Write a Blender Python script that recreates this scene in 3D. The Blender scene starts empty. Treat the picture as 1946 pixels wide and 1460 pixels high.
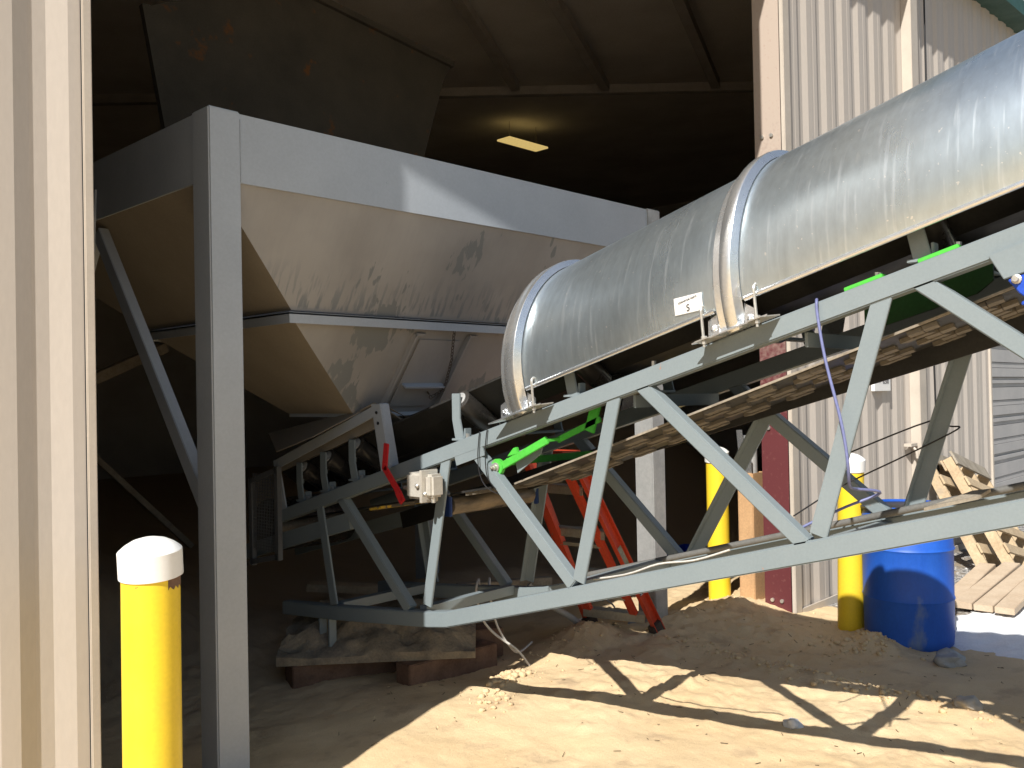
import bpy, bmesh, math, random
from mathutils import Vector, Matrix, noise
random.seed(7)
S = bpy.context.scene
COL = S.collection
R = math.radians

# ---------------------------------------------------------------- camera
CW = Vector((-1.11653, -2.84483, 1.56386))
F = Vector((0.72377, 0.68993, 0.01199)); RT = Vector((0.69002, -0.72352, -0.01965)); UP = Vector((0.00488, -0.02249, 0.99974))
cam = bpy.data.cameras.new('camera'); cam.sensor_width = 36; cam.lens = 36*1703.87/1946; cam.clip_end = 2000; cam.clip_start = .05
co = bpy.data.objects.new('camera', cam); COL.objects.link(co)
m = Matrix((RT, UP, -F)).transposed().to_4x4(); m.translation = CW; co.matrix_world = m
S.camera = co
# ---------------------------------------------------------------- light
AZ, EL = R(16.8), R(43.3)
w = bpy.data.worlds.new('World'); S.world = w; w.use_nodes = True
nt = w.node_tree; bg = nt.nodes['Background']
sky = nt.nodes.new('ShaderNodeTexSky'); sky.sky_type = 'NISHITA'; sky.sun_disc = False
sky.sun_elevation = EL; sky.sun_rotation = math.atan2(-math.cos(AZ), -math.sin(AZ)); sky.air_density = 1.2; sky.dust_density = 1.0
nt.links.new(sky.outputs[0], bg.inputs[0]); bg.inputs[1].default_value = 0.063
sl = bpy.data.lights.new('sun', 'SUN'); sl.energy = 4.8; sl.angle = R(.53); sl.color = (1, .955, .88)
so = bpy.data.objects.new('sun', sl); COL.objects.link(so)
ld = Vector((math.cos(AZ)*math.cos(EL), math.sin(AZ)*math.cos(EL), -math.sin(EL)))
so.rotation_euler = ld.to_track_quat('-Z', 'Y').to_euler(); so.location = (-5, -5, 8)
S.view_settings.view_transform = 'Standard'; S.view_settings.look = 'None'; S.view_settings.gamma = 1
S.view_settings.exposure = 0.55
S.render.engine = 'CYCLES'
S.cycles.max_bounces = 8; S.cycles.diffuse_bounces = 5

# ---------------------------------------------------------------- materials
def mat(name, c1, c2=None, scale=4, rough=.6, metal=0, bump=0, bscale=60, c3=None, s3=9, t3=.62, w3=.04,
        stretch=(1, 1, 1), fine=.12, fscale=80, rvar=.1, detail=6, mix=(.35, .65), emit=None, spec=.4, bdist=.004):
    M = bpy.data.materials.new(name); M.use_nodes = True; n = M.node_tree.nodes; l = M.node_tree.links
    b = n['Principled BSDF']; b.inputs['Metallic'].default_value = metal; b.inputs['Specular IOR Level'].default_value = spec
    g = n.new('ShaderNodeNewGeometry'); mp = n.new('ShaderNodeMapping'); l.new(g.outputs['Position'], mp.inputs[0]); mp.inputs['Scale'].default_value = stretch
    def nz(sc, det=detail, src=mp):
        t = n.new('ShaderNodeTexNoise'); t.inputs['Scale'].default_value = sc; t.inputs['Detail'].default_value = det; t.inputs['Roughness'].default_value = .6
        l.new(src.outputs[0], t.inputs['Vector']); return t.outputs[0]
    def ramp(src, a, bb):
        r = n.new('ShaderNodeMapRange'); r.inputs[1].default_value = a; r.inputs[2].default_value = bb; l.new(src, r.inputs[0]); return r.outputs[0]
    def mixc(f, a, bb):
        x = n.new('ShaderNodeMix'); x.data_type = 'RGBA'
        if f is not None: l.new(f, x.inputs[0])
        for i, v in ((6, a), (7, bb)):
            if isinstance(v, tuple): x.inputs[i].default_value = (*v, 1)
            else: l.new(v, x.inputs[i])
        return x.outputs[2]
    c2 = c2 or tuple(v*.85 for v in c1)
    big = nz(scale)
    col = mixc(ramp(big, *mix), c1, c2)
    if fine:
        h = n.new('ShaderNodeHueSaturation'); l.new(col, h.inputs['Color'])
        v = n.new('ShaderNodeMapRange'); v.inputs[1].default_value = .3; v.inputs[2].default_value = .7; v.inputs[3].default_value = 1-fine; v.inputs[4].default_value = 1+fine
        l.new(nz(fscale, 3), v.inputs[0]); l.new(v.outputs[0], h.inputs['Value']); col = h.outputs[0]
    if c3:
        col = mixc(ramp(nz(s3, 8), t3, t3+w3), col, c3)
    l.new(col, b.inputs['Base Color'])
    rr = n.new('ShaderNodeMapRange'); rr.inputs[1].default_value = .3; rr.inputs[2].default_value = .7; rr.inputs[3].default_value = max(.03, rough-rvar); rr.inputs[4].default_value = min(1, rough+rvar)
    l.new(big, rr.inputs[0]); l.new(rr.outputs[0], b.inputs['Roughness'])
    if bump:
        bm = n.new('ShaderNodeBump'); bm.inputs['Strength'].default_value = bump; bm.inputs['Distance'].default_value = bdist
        l.new(nz(bscale, 8), bm.inputs['Height']); l.new(bm.outputs[0], b.inputs['Normal'])
    if emit:
        b.inputs['Emission Color'].default_value = (*emit[0], 1); b.inputs['Emission Strength'].default_value = emit[1]
    M['_'] = 0
    return M

WALL = mat('tan_siding', (.50, .452, .405), (.475, .43, .385), scale=2, rough=.5, fine=.03, stretch=(1, 1, .3))
TRIM = mat('cream_trim', (.52, .465, .40), scale=3, rough=.5, fine=.03)
GREEN = mat('green_rake', (.03, .09, .07), rough=.5)
MAROON_ = mat('maroon_steel', (.22, .045, .045), (.19, .04, .042), scale=5, rough=.55, c3=(.30, .10, .09), s3=30, t3=.66, w3=.05, fine=.08, stretch=(1, 1, .4))
DOORG = mat('garage_door_grey', (.42, .41, .41), (.38, .375, .375), scale=2, rough=.5, fine=.03)
DARKW = mat('dark_interior_panel', (.60, .57, .53), (.48, .45, .42), scale=.8, rough=.85)
RAFT = mat('dusty_rafter', (.26, .235, .21), rough=.8)
PAINT = mat('grey_green_paint', (.215, .255, .275), (.195, .235, .255), scale=3, rough=.42, c3=(.40, .17, .09), s3=6, t3=.71, w3=.015, fine=.04, fscale=120)
HOPP = mat('grey_hopper_paint', (.385, .42, .465), (.355, .39, .435), scale=3, rough=.45, fine=.04, c3=(.27, .31, .37), s3=8, t3=.70, w3=.012)
# hopper with dust
def dusty(name, dust, bare, tilt):
    M = mat(name, dust, tuple(v*.88 for v in dust), scale=2.5, rough=.8, c3=bare, s3=3.2, t3=.63, w3=.02, fine=.06, fscale=60, stretch=(1, 1, 1.3))
    return M
def wiped():
    M = bpy.data.materials.new('wiped_dusty_paint'); M.use_nodes = True; n = M.node_tree.nodes; l = M.node_tree.links; bs = n['Principled BSDF']; bs.inputs['Roughness'].default_value = .75
    g = n.new('ShaderNodeNewGeometry'); P = g.outputs['Position']
    def nz(sc, st=(1, 1, 1), rot=(0, 0, 0), det=6, dist=0):
        mp = n.new('ShaderNodeMapping'); mp.inputs['Scale'].default_value = st; mp.inputs['Rotation'].default_value = rot; l.new(P, mp.inputs[0])
        t = n.new('ShaderNodeTexNoise'); t.inputs['Scale'].default_value = sc; t.inputs['Detail'].default_value = det; t.inputs['Distortion'].default_value = dist; l.new(mp.outputs[0], t.inputs[0]); return t.outputs[0]
    def rng(s_, a, c, lo=0, hi=1):
        r = n.new('ShaderNodeMapRange'); r.inputs[1].default_value = a; r.inputs[2].default_value = c; r.inputs[3].default_value = lo; r.inputs[4].default_value = hi; l.new(s_, r.inputs[0]); return r.outputs[0]
    def m2(op, a, c):
        q = n.new('ShaderNodeMath'); q.operation = op; q.use_clamp = True
        for i, v in enumerate((a, c)):
            if isinstance(v, (int, float)): q.inputs[i].default_value = v
            else: l.new(v, q.inputs[i])
        return q.outputs[0]
    def mx(f, a, c):
        x = n.new('ShaderNodeMix'); x.data_type = 'RGBA'; l.new(f, x.inputs[0])
        for i, v in ((6, a), (7, c)):
            if isinstance(v, tuple): x.inputs[i].default_value = (*v, 1)
            else: l.new(v, x.inputs[i])
        return x.outputs[2]
    sx = n.new('ShaderNodeSeparateXYZ'); l.new(P, sx.inputs[0])
    col = mx(rng(nz(2.2), .4, .6), (.325, .315, .31), (.27, .26, .255))
    # rain-like streaks, densest where the dust has slid off just above the ring
    st = rng(nz(44, (1, .25, .07), (0, R(14), 0), 5), .50, .60)
    low = m2('MULTIPLY', rng(sx.outputs[2], 2.20, 2.00), rng(sx.outputs[2], 1.985, 2.0))
    col = mx(m2('MULTIPLY', st, m2('ADD', m2('MULTIPLY', low, .75), .05)), col, (.15, .17, .19))
    # brushed patches, torn along the wiping direction
    t = m2('ADD', m2('MULTIPLY', nz(2.1, det=3), .72), m2('MULTIPLY', nz(30, (1, .3, .28), (0, R(25), 0), 5), .28))
    col = mx(rng(t, .596, .606), col, (.19, .20, .205))
    l.new(col, bs.inputs['Base Color']); return M
DUST = wiped()
DUSTD = mat('dusted_side_plate', (.29, .255, .205), (.25, .22, .18), scale=2, rough=.85, fine=.05)
RUSTP = mat('rusty_dark_plate', (.075, .066, .052), (.055, .05, .042), scale=2.5, rough=.8, c3=(.16, .07, .025), s3=3.5, t3=.62, w3=.06)
GALV = mat('galvanised_hood', (.64, .73, .79), (.58, .67, .74), scale=1.3, rough=.30, metal=.90, rvar=.07, fine=.07, fscale=35, stretch=(1, 1, .35), bump=.07, bscale=5, bdist=.006,
           c3=(.72, .79, .84), s3=14, t3=.68, w3=.10)
GALVB = mat('bright_galvanised', (.84, .86, .88), (.78, .81, .84), scale=6, rough=.27, metal=.9, rvar=.06, fine=.05)
ZINC = mat('zinc_fastener', (.62, .60, .56), rough=.35, metal=.7)
GPOST = mat('weathered_galvanised_post', (.48, .49, .49), (.36, .37, .37), scale=9, rough=.5, metal=.45, fine=.06)
RUBBER = mat('black_rubber', (.018, .018, .018), (.03, .029, .027), scale=6, rough=.5, fine=.2)
ROLL = mat('worn_black_roller', (.022, .022, .022), (.045, .04, .035), scale=5, rough=.28, fine=.1)
CLEAT = mat('dusty_sunlit_cleats', (.19, .165, .13), (.13, .115, .095), scale=3, rough=.65, c3=(.62, .42, .06), s3=2.6, t3=.64, w3=.02, fine=.12)  # yellow flecks colour in sunlight on the cleats, over the dust tan
BLUE = mat('blue_paint', (.015, .06, .42), (.02, .08, .5), scale=8, rough=.35)
BARREL = mat('faded_blue_plastic', (.012, .085, .46), (.02, .12, .55), scale=3, rough=.5, c3=(.22, .27, .30), s3=2.6, t3=.57, w3=.12, fine=.06, stretch=(1, 1, .5))
CRATE = mat('blue_crate_plastic', (.01, .05, .5), rough=.4)
LIME = mat('lime_green_paint', (.08, .50, .06), (.075, .44, .055), scale=9, rough=.45, fine=.08, c3=(.16, .30, .12), s3=12, t3=.66, w3=.08)
SHADEGREEN = mat('shaded_green_paint', (.018, .11, .022), (.015, .09, .018), scale=6, rough=.5)  # darker copy of the lime green, shade put into the colour
BLUESHADE = mat('dusty_blue_cap', (.015, .04, .17), (.03, .06, .16), scale=12, rough=.5)  # darker copy of the blue, the brackets' shade put into the colour
RED = mat('red_lever_paint', (.55, .03, .035), rough=.35)
ORANGE = mat('orange_fibreglass', (.58, .07, .03), (.50, .06, .028), scale=5, rough=.42, c3=(.45, .10, .05), s3=20, t3=.66, w3=.05)
ALU = mat('dusty_aluminium', (.42, .40, .35), (.34, .31, .25), scale=8, rough=.5, metal=.5)
YEL = mat('yellow_bollard_paint', (.86, .62, .03), (.78, .55, .04), scale=3, rough=.38, c3=(.26, .17, .04), s3=17, t3=.705, w3=.02, fine=.04)
WHITE = mat('white_plastic_cap', (.84, .84, .82), (.80, .80, .79), rough=.4, fine=.02)
CAST = mat('cast_aluminium_box', (.60, .575, .52), (.50, .47, .42), scale=14, rough=.4, metal=.25, fine=.06)
PALLET = mat('pallet_wood', (.50, .39, .25), (.40, .30, .19), scale=7, rough=.75, c3=(.30, .25, .19), s3=3, t3=.60, w3=.12, fine=.14, fscale=50, stretch=(1, 1, 1))
BOARD = mat('fresh_board_wood', (.52, .42, .31), (.45, .35, .25), scale=6, rough=.7, fine=.08, fscale=70)
GREYW = mat('weathered_wood', (.33, .29, .23), (.22, .19, .15), scale=9, rough=.8, fine=.15)
TIMBER = mat('brown_timber', (.20, .115, .075), (.13, .075, .05), scale=9, rough=.8, fine=.15, bump=.4, bscale=40)
CARD = mat('cardboard', (.50, .31, .16), (.44, .27, .14), scale=6, rough=.8)
DARKFOOT = mat('black_rubber_shoe', (.05, .04, .035), (.09, .06, .045), rough=.8)
CABLE = mat('white_cable', (.62, .60, .56), rough=.5)
CABLEV = mat('violet_blue_cable', (.16, .18, .36), rough=.45)
CABLEK = mat('black_cable', (.02, .02, .022), rough=.5)
PVC = mat('grey_conduit', (.42, .42, .41), rough=.45)
PAPER = mat('white_sticker', (.82, .82, .81), rough=.5, fine=.02)
INK = mat('dark_ink', (.06, .06, .07), rough=.6)
SLAB = mat('sand_caked_slab', (.36, .29, .20), (.20, .165, .125), scale=7, rough=.9, bump=.8, bscale=14, fine=.15, bdist=.02)
CHAIN = mat('rusty_chain', (.16, .13, .10), (.10, .08, .07), scale=20, rough=.6, metal=.4)
SNOW = mat('old_snow', (.80, .82, .84), (.70, .72, .75), scale=6, rough=.6, bump=.7, bscale=22, fine=.06, bdist=.012)
LAMP = mat('dusty_lamp_panel', (.5, .42, .2), rough=.6, emit=((1, .72, .25), .42), fine=.2, fscale=14)
GRILLE = mat('mesh_guard_steel', (.14, .145, .15), rough=.6)

def streaks(M):
    n = M.node_tree.nodes; l = M.node_tree.links; bs = n['Principled BSDF']; src = bs.inputs['Base Color'].links[0].from_socket
    g = n.new('ShaderNodeNewGeometry')
    def lay(sc, st, a, c, colr, src, amt):
        mp = n.new('ShaderNodeMapping'); mp.inputs['Scale'].default_value = st; l.new(g.outputs['Position'], mp.inputs[0])
        t = n.new('ShaderNodeTexNoise'); t.inputs['Scale'].default_value = sc; t.inputs['Detail'].default_value = 3; l.new(mp.outputs[0], t.inputs[0])
        r = n.new('ShaderNodeMapRange'); r.inputs[1].default_value = a; r.inputs[2].default_value = c; r.inputs[4].default_value = amt; l.new(t.outputs[0], r.inputs[0])
        x = n.new('ShaderNodeMix'); x.data_type = 'RGBA'; l.new(r.outputs[0], x.inputs[0]); l.new(src, x.inputs[6]); x.inputs[7].default_value = (*colr, 1); return x.outputs[2], r.outputs[0]
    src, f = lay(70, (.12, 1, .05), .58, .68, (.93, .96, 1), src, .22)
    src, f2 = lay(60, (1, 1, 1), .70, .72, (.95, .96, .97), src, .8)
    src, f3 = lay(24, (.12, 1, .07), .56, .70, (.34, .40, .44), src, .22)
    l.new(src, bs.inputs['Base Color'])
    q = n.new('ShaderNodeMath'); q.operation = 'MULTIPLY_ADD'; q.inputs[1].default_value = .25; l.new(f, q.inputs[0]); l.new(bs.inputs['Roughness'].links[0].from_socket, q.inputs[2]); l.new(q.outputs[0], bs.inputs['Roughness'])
streaks(GALV)
def sandmat():
    M = bpy.data.materials.new('sand_and_gravel'); M.use_nodes = True; n = M.node_tree.nodes; l = M.node_tree.links; b = n['Principled BSDF']
    b.inputs['Roughness'].default_value = .9; b.inputs['Specular IOR Level'].default_value = .2
    g = n.new('ShaderNodeNewGeometry'); P = g.outputs['Position']
    def nz(sc, det=8, ro=.6):
        t = n.new('ShaderNodeTexNoise'); t.inputs['Scale'].default_value = sc; t.inputs['Detail'].default_value = det; t.inputs['Roughness'].default_value = ro; l.new(P, t.inputs[0]); return t.outputs[0]
    def rng(s, a, c, lo=0, hi=1):
        r = n.new('ShaderNodeMapRange'); r.inputs[1].default_value = a; r.inputs[2].default_value = c; r.inputs[3].default_value = lo; r.inputs[4].default_value = hi; l.new(s, r.inputs[0]); return r.outputs[0]
    def mx(f, a, c):
        x = n.new('ShaderNodeMix'); x.data_type = 'RGBA'; l.new(f, x.inputs[0])
        for i, v in ((6, a), (7, c)):
            if isinstance(v, tuple): x.inputs[i].default_value = (*v, 1)
            else: l.new(v, x.inputs[i])
        return x.outputs[2]
    sand = mx(rng(nz(1.1), .38, .62), (.68, .525, .325), (.60, .445, .26))
    sand = mx(rng(nz(5), .56, .68), sand, (.50, .37, .23))
    sand = mx(rng(nz(260, 2), .60, .75), sand, (.30, .22, .14))
    # gravel
    v = n.new('ShaderNodeTexVoronoi'); v.inputs['Scale'].default_value = 38; l.new(P, v.inputs['Vector'])
    bw = n.new('ShaderNodeRGBToBW'); l.new(v.outputs['Color'], bw.inputs[0])
    grav = mx(rng(bw.outputs[0], .2, .8), (.10, .10, .10), (.50, .48, .46))
    grav = mx(rng(nz(3), .48, .62), grav, (.30, .25, .19))
    sx = n.new('ShaderNodeSeparateXYZ'); l.new(P, sx.inputs[0])
    ad = n.new('ShaderNodeMath'); ad.operation = 'ADD'; l.new(sx.outputs[0], ad.inputs[0]); l.new(rng(nz(2.5), .3, .7, -.45, .45), ad.inputs[1])
    # inside the building the floor stays sandy
    my = n.new('ShaderNodeMath'); my.operation = 'LESS_THAN'; l.new(sx.outputs[1], my.inputs[0]); my.inputs[1].default_value = .02
    f = n.new('ShaderNodeMath'); f.operation = 'MULTIPLY'; l.new(rng(ad.outputs[0], 4.95, 5.15), f.inputs[0]); l.new(my.outputs[0], f.inputs[1])
    # floor sand turns darker further inside
    inner_dark = rng(sx.outputs[1], .9, 2.2)
    sand = mx(inner_dark, sand, (.42, .33, .23))
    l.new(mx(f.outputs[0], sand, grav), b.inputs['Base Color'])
    b1 = n.new('ShaderNodeBump'); b1.inputs['Strength'].default_value = .55; b1.inputs['Distance'].default_value = .012; l.new(nz(26, 10, .7), b1.inputs['Height'])
    b2 = n.new('ShaderNodeBump'); b2.inputs['Distance'].default_value = .02; l.new(f.outputs[0], b2.inputs['Strength']); l.new(v.outputs['Distance'], b2.inputs['Height']); l.new(b1.outputs[0], b2.inputs['Normal'])
    l.new(b2.outputs[0], b.inputs['Normal'])
    return M
SAND = sandmat()
# clods share the sand colour
CLOD = SAND
CLOD_ = mat('sand_clod', (.52, .41, .26), (.42, .31, .19), scale=7, rough=.95, bump=.6, bscale=30, fine=.15, bdist=.01)

# ---------------------------------------------------------------- helpers
OFF = {}
def V(*a): return Vector(a)
class MB:
    def __init__(s): s.v = []; s.f = []
    def add(s, vs, fs):
        o = len(s.v); s.v += [Vector(v) for v in vs]; s.f += [tuple(i+o for i in f) for f in fs]; return s
    def box(s, x0, x1, y0, y1, z0, z1):
        return s.add([(x0,y0,z0),(x1,y0,z0),(x1,y1,z0),(x0,y1,z0),(x0,y0,z1),(x1,y0,z1),(x1,y1,z1),(x0,y1,z1)],
                     [(0,3,2,1),(4,5,6,7),(0,1,5,4),(1,2,6,5),(2,3,7,6),(3,0,4,7)])
    def beam(s, A, B, wd, ht, side=(1, 0, 0)):
        """box from A to B, wd measured along 'side', ht across"""
        A, B, sd = Vector(A), Vector(B), Vector(side).normalized()
        d = (B-A).normalized(); sd = (sd-d*sd.dot(d)).normalized(); u = d.cross(sd)
        vs = []
        for P in (A, B):
            for a, c in ((-1,-1),(1,-1),(1,1),(-1,1)): vs.append(P+sd*a*wd/2+u*c*ht/2)
        return s.add(vs, [(0,1,2,3),(7,6,5,4),(0,4,5,1),(1,5,6,2),(2,6,7,3),(3,7,4,0)])
    def prism(s, pts, ex):
        ex = Vector(ex); n = len(pts); vs = [Vector(p) for p in pts]+[Vector(p)+ex for p in pts]
        return s.add(vs, [tuple(range(n))[::-1], tuple(range(n, 2*n))]+[(i, (i+1) % n, n+(i+1) % n, n+i) for i in range(n)])
    def rings(s, rings, cap=True, closed=True):
        n = len(rings[0]); vs = [p for r in rings for p in r]; fs = []
        for k in range(len(rings)-1):
            for i in range(n if closed else n-1):
                j = (i+1) % n; fs.append((k*n+i, k*n+j, (k+1)*n+j, (k+1)*n+i))
        if cap and closed: fs += [tuple(range(n))[::-1], tuple(range((len(rings)-1)*n, len(rings)*n))]
        return s.add(vs, fs)
    def cyl(s, A, B, r, r2=None, n=24):
        A, B = Vector(A), Vector(B); d = (B-A).normalized(); a = d.orthogonal().normalized(); c = d.cross(a); r2 = r if r2 is None else r2
        return s.rings([[P+(a*math.cos(t)+c*math.sin(t))*q for t in [2*math.pi*i/n for i in range(n)]] for P, q in ((A, r), (B, r2))])
    def lathe(s, A, axis, prof, n=32):
        A = Vector(A); d = Vector(axis).normalized(); a = d.orthogonal().normalized(); c = d.cross(a)
        return s.rings([[A+d*h+(a*math.cos(t)+c*math.sin(t))*q for t in [2*math.pi*i/n for i in range(n)]] for q, h in prof])
    def path(s, pts, r, n=8, smooth=4):
        P = [Vector(p) for p in pts]
        if smooth and len(P) > 2:
            Q = []
            for i in range(len(P)-1):
                p0, p1, p2, p3 = P[max(i-1, 0)], P[i], P[i+1], P[min(i+2, len(P)-1)]
                for k in range(smooth):
                    t = k/smooth
                    Q.append(.5*((2*p1)+(p2-p0)*t+(2*p0-5*p1+4*p2-p3)*t*t+(3*p1-p0-3*p2+p3)*t**3))
            Q.append(P[-1]); P = Q
        rg = []; a = None
        for i, p in enumerate(P):
            d = (P[min(i+1, len(P)-1)]-P[max(i-1, 0)]).normalized()
            a = d.orthogonal().normalized() if a is None else (a-d*a.dot(d)).normalized()
            c = d.cross(a); rg.append([p+(a*math.cos(t)+c*math.sin(t))*r for t in [2*math.pi*k/n for k in range(n)]])
        return s.rings(rg)
    def build(s, name, mt, parent=None, smooth=None, bevel=0, off=None):
        me = bpy.data.meshes.new(name)
        o0 = OFF.get(parent, Vector((0, 0, 0))) if parent else (Vector(off) if off else Vector((0, 0, 0)))
        me.from_pydata([tuple(v-o0) for v in s.v], [], s.f); me.materials.append(mt)
        bm = bmesh.new(); bm.from_mesh(me); bmesh.ops.recalc_face_normals(bm, faces=bm.faces)
        if bevel: bmesh.ops.bevel(bm, geom=[e for e in bm.edges if len(e.link_faces) == 2 and e.calc_face_angle(0) > .6], offset=bevel, segments=2, affect='EDGES', clamp_overlap=True)
        if smooth is not None:
            for f in bm.faces: f.smooth = True
            for e in bm.edges: e.smooth = e.calc_face_angle(0) < smooth if len(e.link_faces) == 2 else True
        bm.to_mesh(me); bm.free()
        o = bpy.data.objects.new(name, me); COL.objects.link(o)
        if parent: o.parent = parent; OFF[o] = o0
        else: o.location = o0; OFF[o] = o0
        return o
def tag(o, label, cat, group=None):
    o['label'] = label; o['category'] = cat
    if group: o['group'] = group
    return o
def thing(name, loc, label, cat, group=None):
    o = bpy.data.objects.new(name, None); o.location = loc; o.empty_display_size = .1; COL.objects.link(o); OFF[o] = Vector(loc)
    return tag(o, label, cat, group)
def copy_tree(o, parent=None):
    c = o.copy(); COL.objects.link(c)
    if parent: c.parent = parent
    for ch in list(o.children): copy_tree(ch, c)
    return c
def text_mesh(name, body, size, mt, M, parent, ext=.0006):
    cu = bpy.data.curves.new(name, 'FONT'); cu.body = body; cu.size = size; cu.extrude = ext; cu.align_x = 'CENTER'; cu.align_y = 'CENTER'
    to = bpy.data.objects.new(name, cu); COL.objects.link(to); dg = bpy.context.evaluated_depsgraph_get()
    me = bpy.data.meshes.new_from_object(to.evaluated_get(dg)); bpy.data.objects.remove(to); me.materials.append(mt)
    o0 = OFF.get(parent, Vector((0, 0, 0))); me.transform(Matrix.Translation(-o0) @ M)
    o = bpy.data.objects.new(name, me); COL.objects.link(o); o.parent = parent; OFF[o] = o0; return o
def frame(o, x, y):
    """matrix whose X axis runs along x, Y axis along y, at o"""
    x = Vector(x).normalized(); y = Vector(y).normalized(); z = x.cross(y); m = Matrix((x, y, z)).transposed().to_4x4(); m.translation = Vector(o); return m

# ---------------------------------------------------------------- ground
def gauss(x, y, cx, cy, rx, ry, h, a=0):
    dx, dy = x-cx, y-cy; c, s_ = math.cos(a), math.sin(a); u = (dx*c+dy*s_)/rx; v = (-dx*s_+dy*c)/ry
    return h*math.exp(-(u*u+v*v))
MOUNDS = [(3.75, .45, .42, .30, .085, .2), (3.25, .62, .25, .16, .05, 0), (2.15, -.25, .35, .14, .022, .5), (1.75, -.75, .4, .16, .02, .2), (2.55, .10, .75, .42, .045, -.5), (3.0, -.35, .5, .5, .03, 0), (3.15, .72, .30, .22, .09, .3), (2.35, .55, .16, .09, .045, .3), (4.45, .35, .45, .30, .10, 0), (4.35, -.66, .22, .17, .08, 0.4), (4.1, .1, .5, .4, .05, 0),
          (3.5, -.55, .10, .55, .035, 0), (3.45, -1.3, .14, .35, .03, 0), (3.3, .2, .25, .2, .04, 0), (2.6, 2.3, .9, .5, .16, .2), (1.2, 3.2, .9, .8, .35, 0),
          (4.0, 2.4, .7, .5, .12, 0), (9.5, 5.5, 2.2, 1.6, 1.5, .3), (6.5, 6.8, 1.5, 1.2, .8, 0), (.2, 5.5, 1.5, 1.5, 1.2, 0), (5.1, .55, .3, .3, .08, 0),
          (1.4, -1.2, .9, .3, .03, .6), (2.2, -1.5, .5, .25, .03, -.3), (4.75, -1.6, .6, .4, .02, 0)]
def gz(x, y):
    z = sum(gauss(x, y, *q) for q in MOUNDS)
    z += .026*noise.noise(V(x*1.3, y*1.3, 3.1)) + .013*noise.noise(V(x*4, y*4, 9.2))
    inner = 1 if (x < 5.3) else .3
    m = noise.noise(V(x*.9, y*.9, 40.)) ; rough = max(0, min(1, .35+m*1.2))
    hot = max(0, min(1, z*9-.25))
    z += inner*(.004+.012*rough+.020*hot)*noise.fractal(V(x*11, y*11, 1.7), .7, 2.2, 4)
    return z
def axis(lo, hi, flo, fhi, fine, coarse):
    a = []; t = lo
    while t < flo: a.append(t); t += coarse if flo-t > 2*coarse else max(fine*3, (flo-t)*.35)
    t = flo
    while t < fhi: a.append(t); t += fine
    while t < hi: a.append(t); t += min(coarse, max(fine, (t-fhi)*.25+fine))
    a.append(hi); return a
xs = axis(-60, 90, .9, 5.3, .019, 4); ys = axis(-70, 40, -2.0, 2.0, .019, 4)
g = MB(); nx, ny = len(xs), len(ys)
g.v = [V(x, y, gz(x, y) if -3 < x < 14 and -5 < y < 10 else 0) for y in ys for x in xs]
g.f = [(j*nx+i, j*nx+i+1, (j+1)*nx+i+1, (j+1)*nx+i) for j in range(ny-1) for i in range(nx-1)]
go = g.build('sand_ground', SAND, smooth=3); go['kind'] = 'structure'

# loose clods of sand along the ridges and stones on the gravel
cl = MB()
def lump(mb, c, r, squash=.75, n=1):
    bm = bmesh.new(); bmesh.ops.create_icosphere(bm, subdivisions=n, radius=1); sd = random.random()*90
    q = Matrix.Rotation(random.random()*6.3, 3, V(random.random(), random.random(), random.random()+.1).normalized())
    vs = []
    for v in bm.verts:
        k = 1+.45*noise.noise(v.co*1.6+V(sd, 0, 0)); p = q @ (v.co*k); vs.append(V(c[0]+p.x*r, c[1]+p.y*r, c[2]+p.z*r*squash))
    mb.add(vs, [tuple(v.index for v in f.verts) for f in bm.faces]); bm.free()
for (cx, cy, sx, sy, a, nn, r0, r1) in [(2.33, .52, .18, .045, .5, 150, .005, .022), (3.50, -.3, .06, .45, 0, 200, .003, .016), (3.47, -1.15, .07, .35, 0, 160, .003, .020),
          (3.15, .72, .30, .14, .2, 160, .003, .013), (4.3, -.62, .20, .12, 0, 260, .004, .019), (4.3, .3, .5, .4, 0, 160, .003, .014), (2.2, -.6, 1.1, .9, 0, 70, .003, .008), (1.9, .55, .3, .3, 0, 50, .003, .010)]:
    for i in range(nn):
        u, v = random.gauss(0, 1)*sx, random.gauss(0, 1)*sy; x = cx+u*math.cos(a)-v*math.sin(a); y = cy+u*math.sin(a)+v*math.cos(a)
        r = r0+(r1-r0)*random.random()**2.5
        lump(cl, (x, y, gz(x, y)+r*.15), r, n=2 if r > .014 else 1)
co_ = cl.build('sand_clods', CLOD, smooth=1.2); co_['kind'] = 'stuff'; co_['label'] = 'loose clods of tan sand along the ridges'
st = MB()
for i in range(1500):
    x = random.uniform(5.1, 9.5); y = -random.random()**.8*2.4-.05
    r = random.uniform(.006, .022); lump(st, (x, y, gz(x, y)+r*.2), r)
STONE = mat('gravel_stone', (.34, .33, .32), (.15, .15, .15), scale=16, rough=.85, c3=(.62, .60, .58), s3=20, t3=.56, w3=.03, fine=.1)
s_o = st.build('gravel', STONE); s_o['kind'] = 'stuff'; s_o['label'] = 'loose grey gravel by the pallets'
# dark slivers and straw scattered on the sand
db = MB()
for i in range(170):
    x = random.uniform(1.3, 4.6); y = random.uniform(-1.9, .9); a = random.random()*3.14; L = random.uniform(.006, .035); z = gz(x, y)+.004
    x2, y2 = x+L*math.cos(a), y+L*math.sin(a); db.beam((x, y, z), (x2, y2, gz(x2, y2)+random.uniform(.003, .010)), .0022, .002, (0, 0, 1))
do = db.build('sand_debris', mat('dark_straw', (.16, .11, .06), (.05, .035, .02), scale=30, rough=.8)); do['kind'] = 'stuff'; do['label'] = 'dark slivers of straw and wood scattered on the sand'
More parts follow.
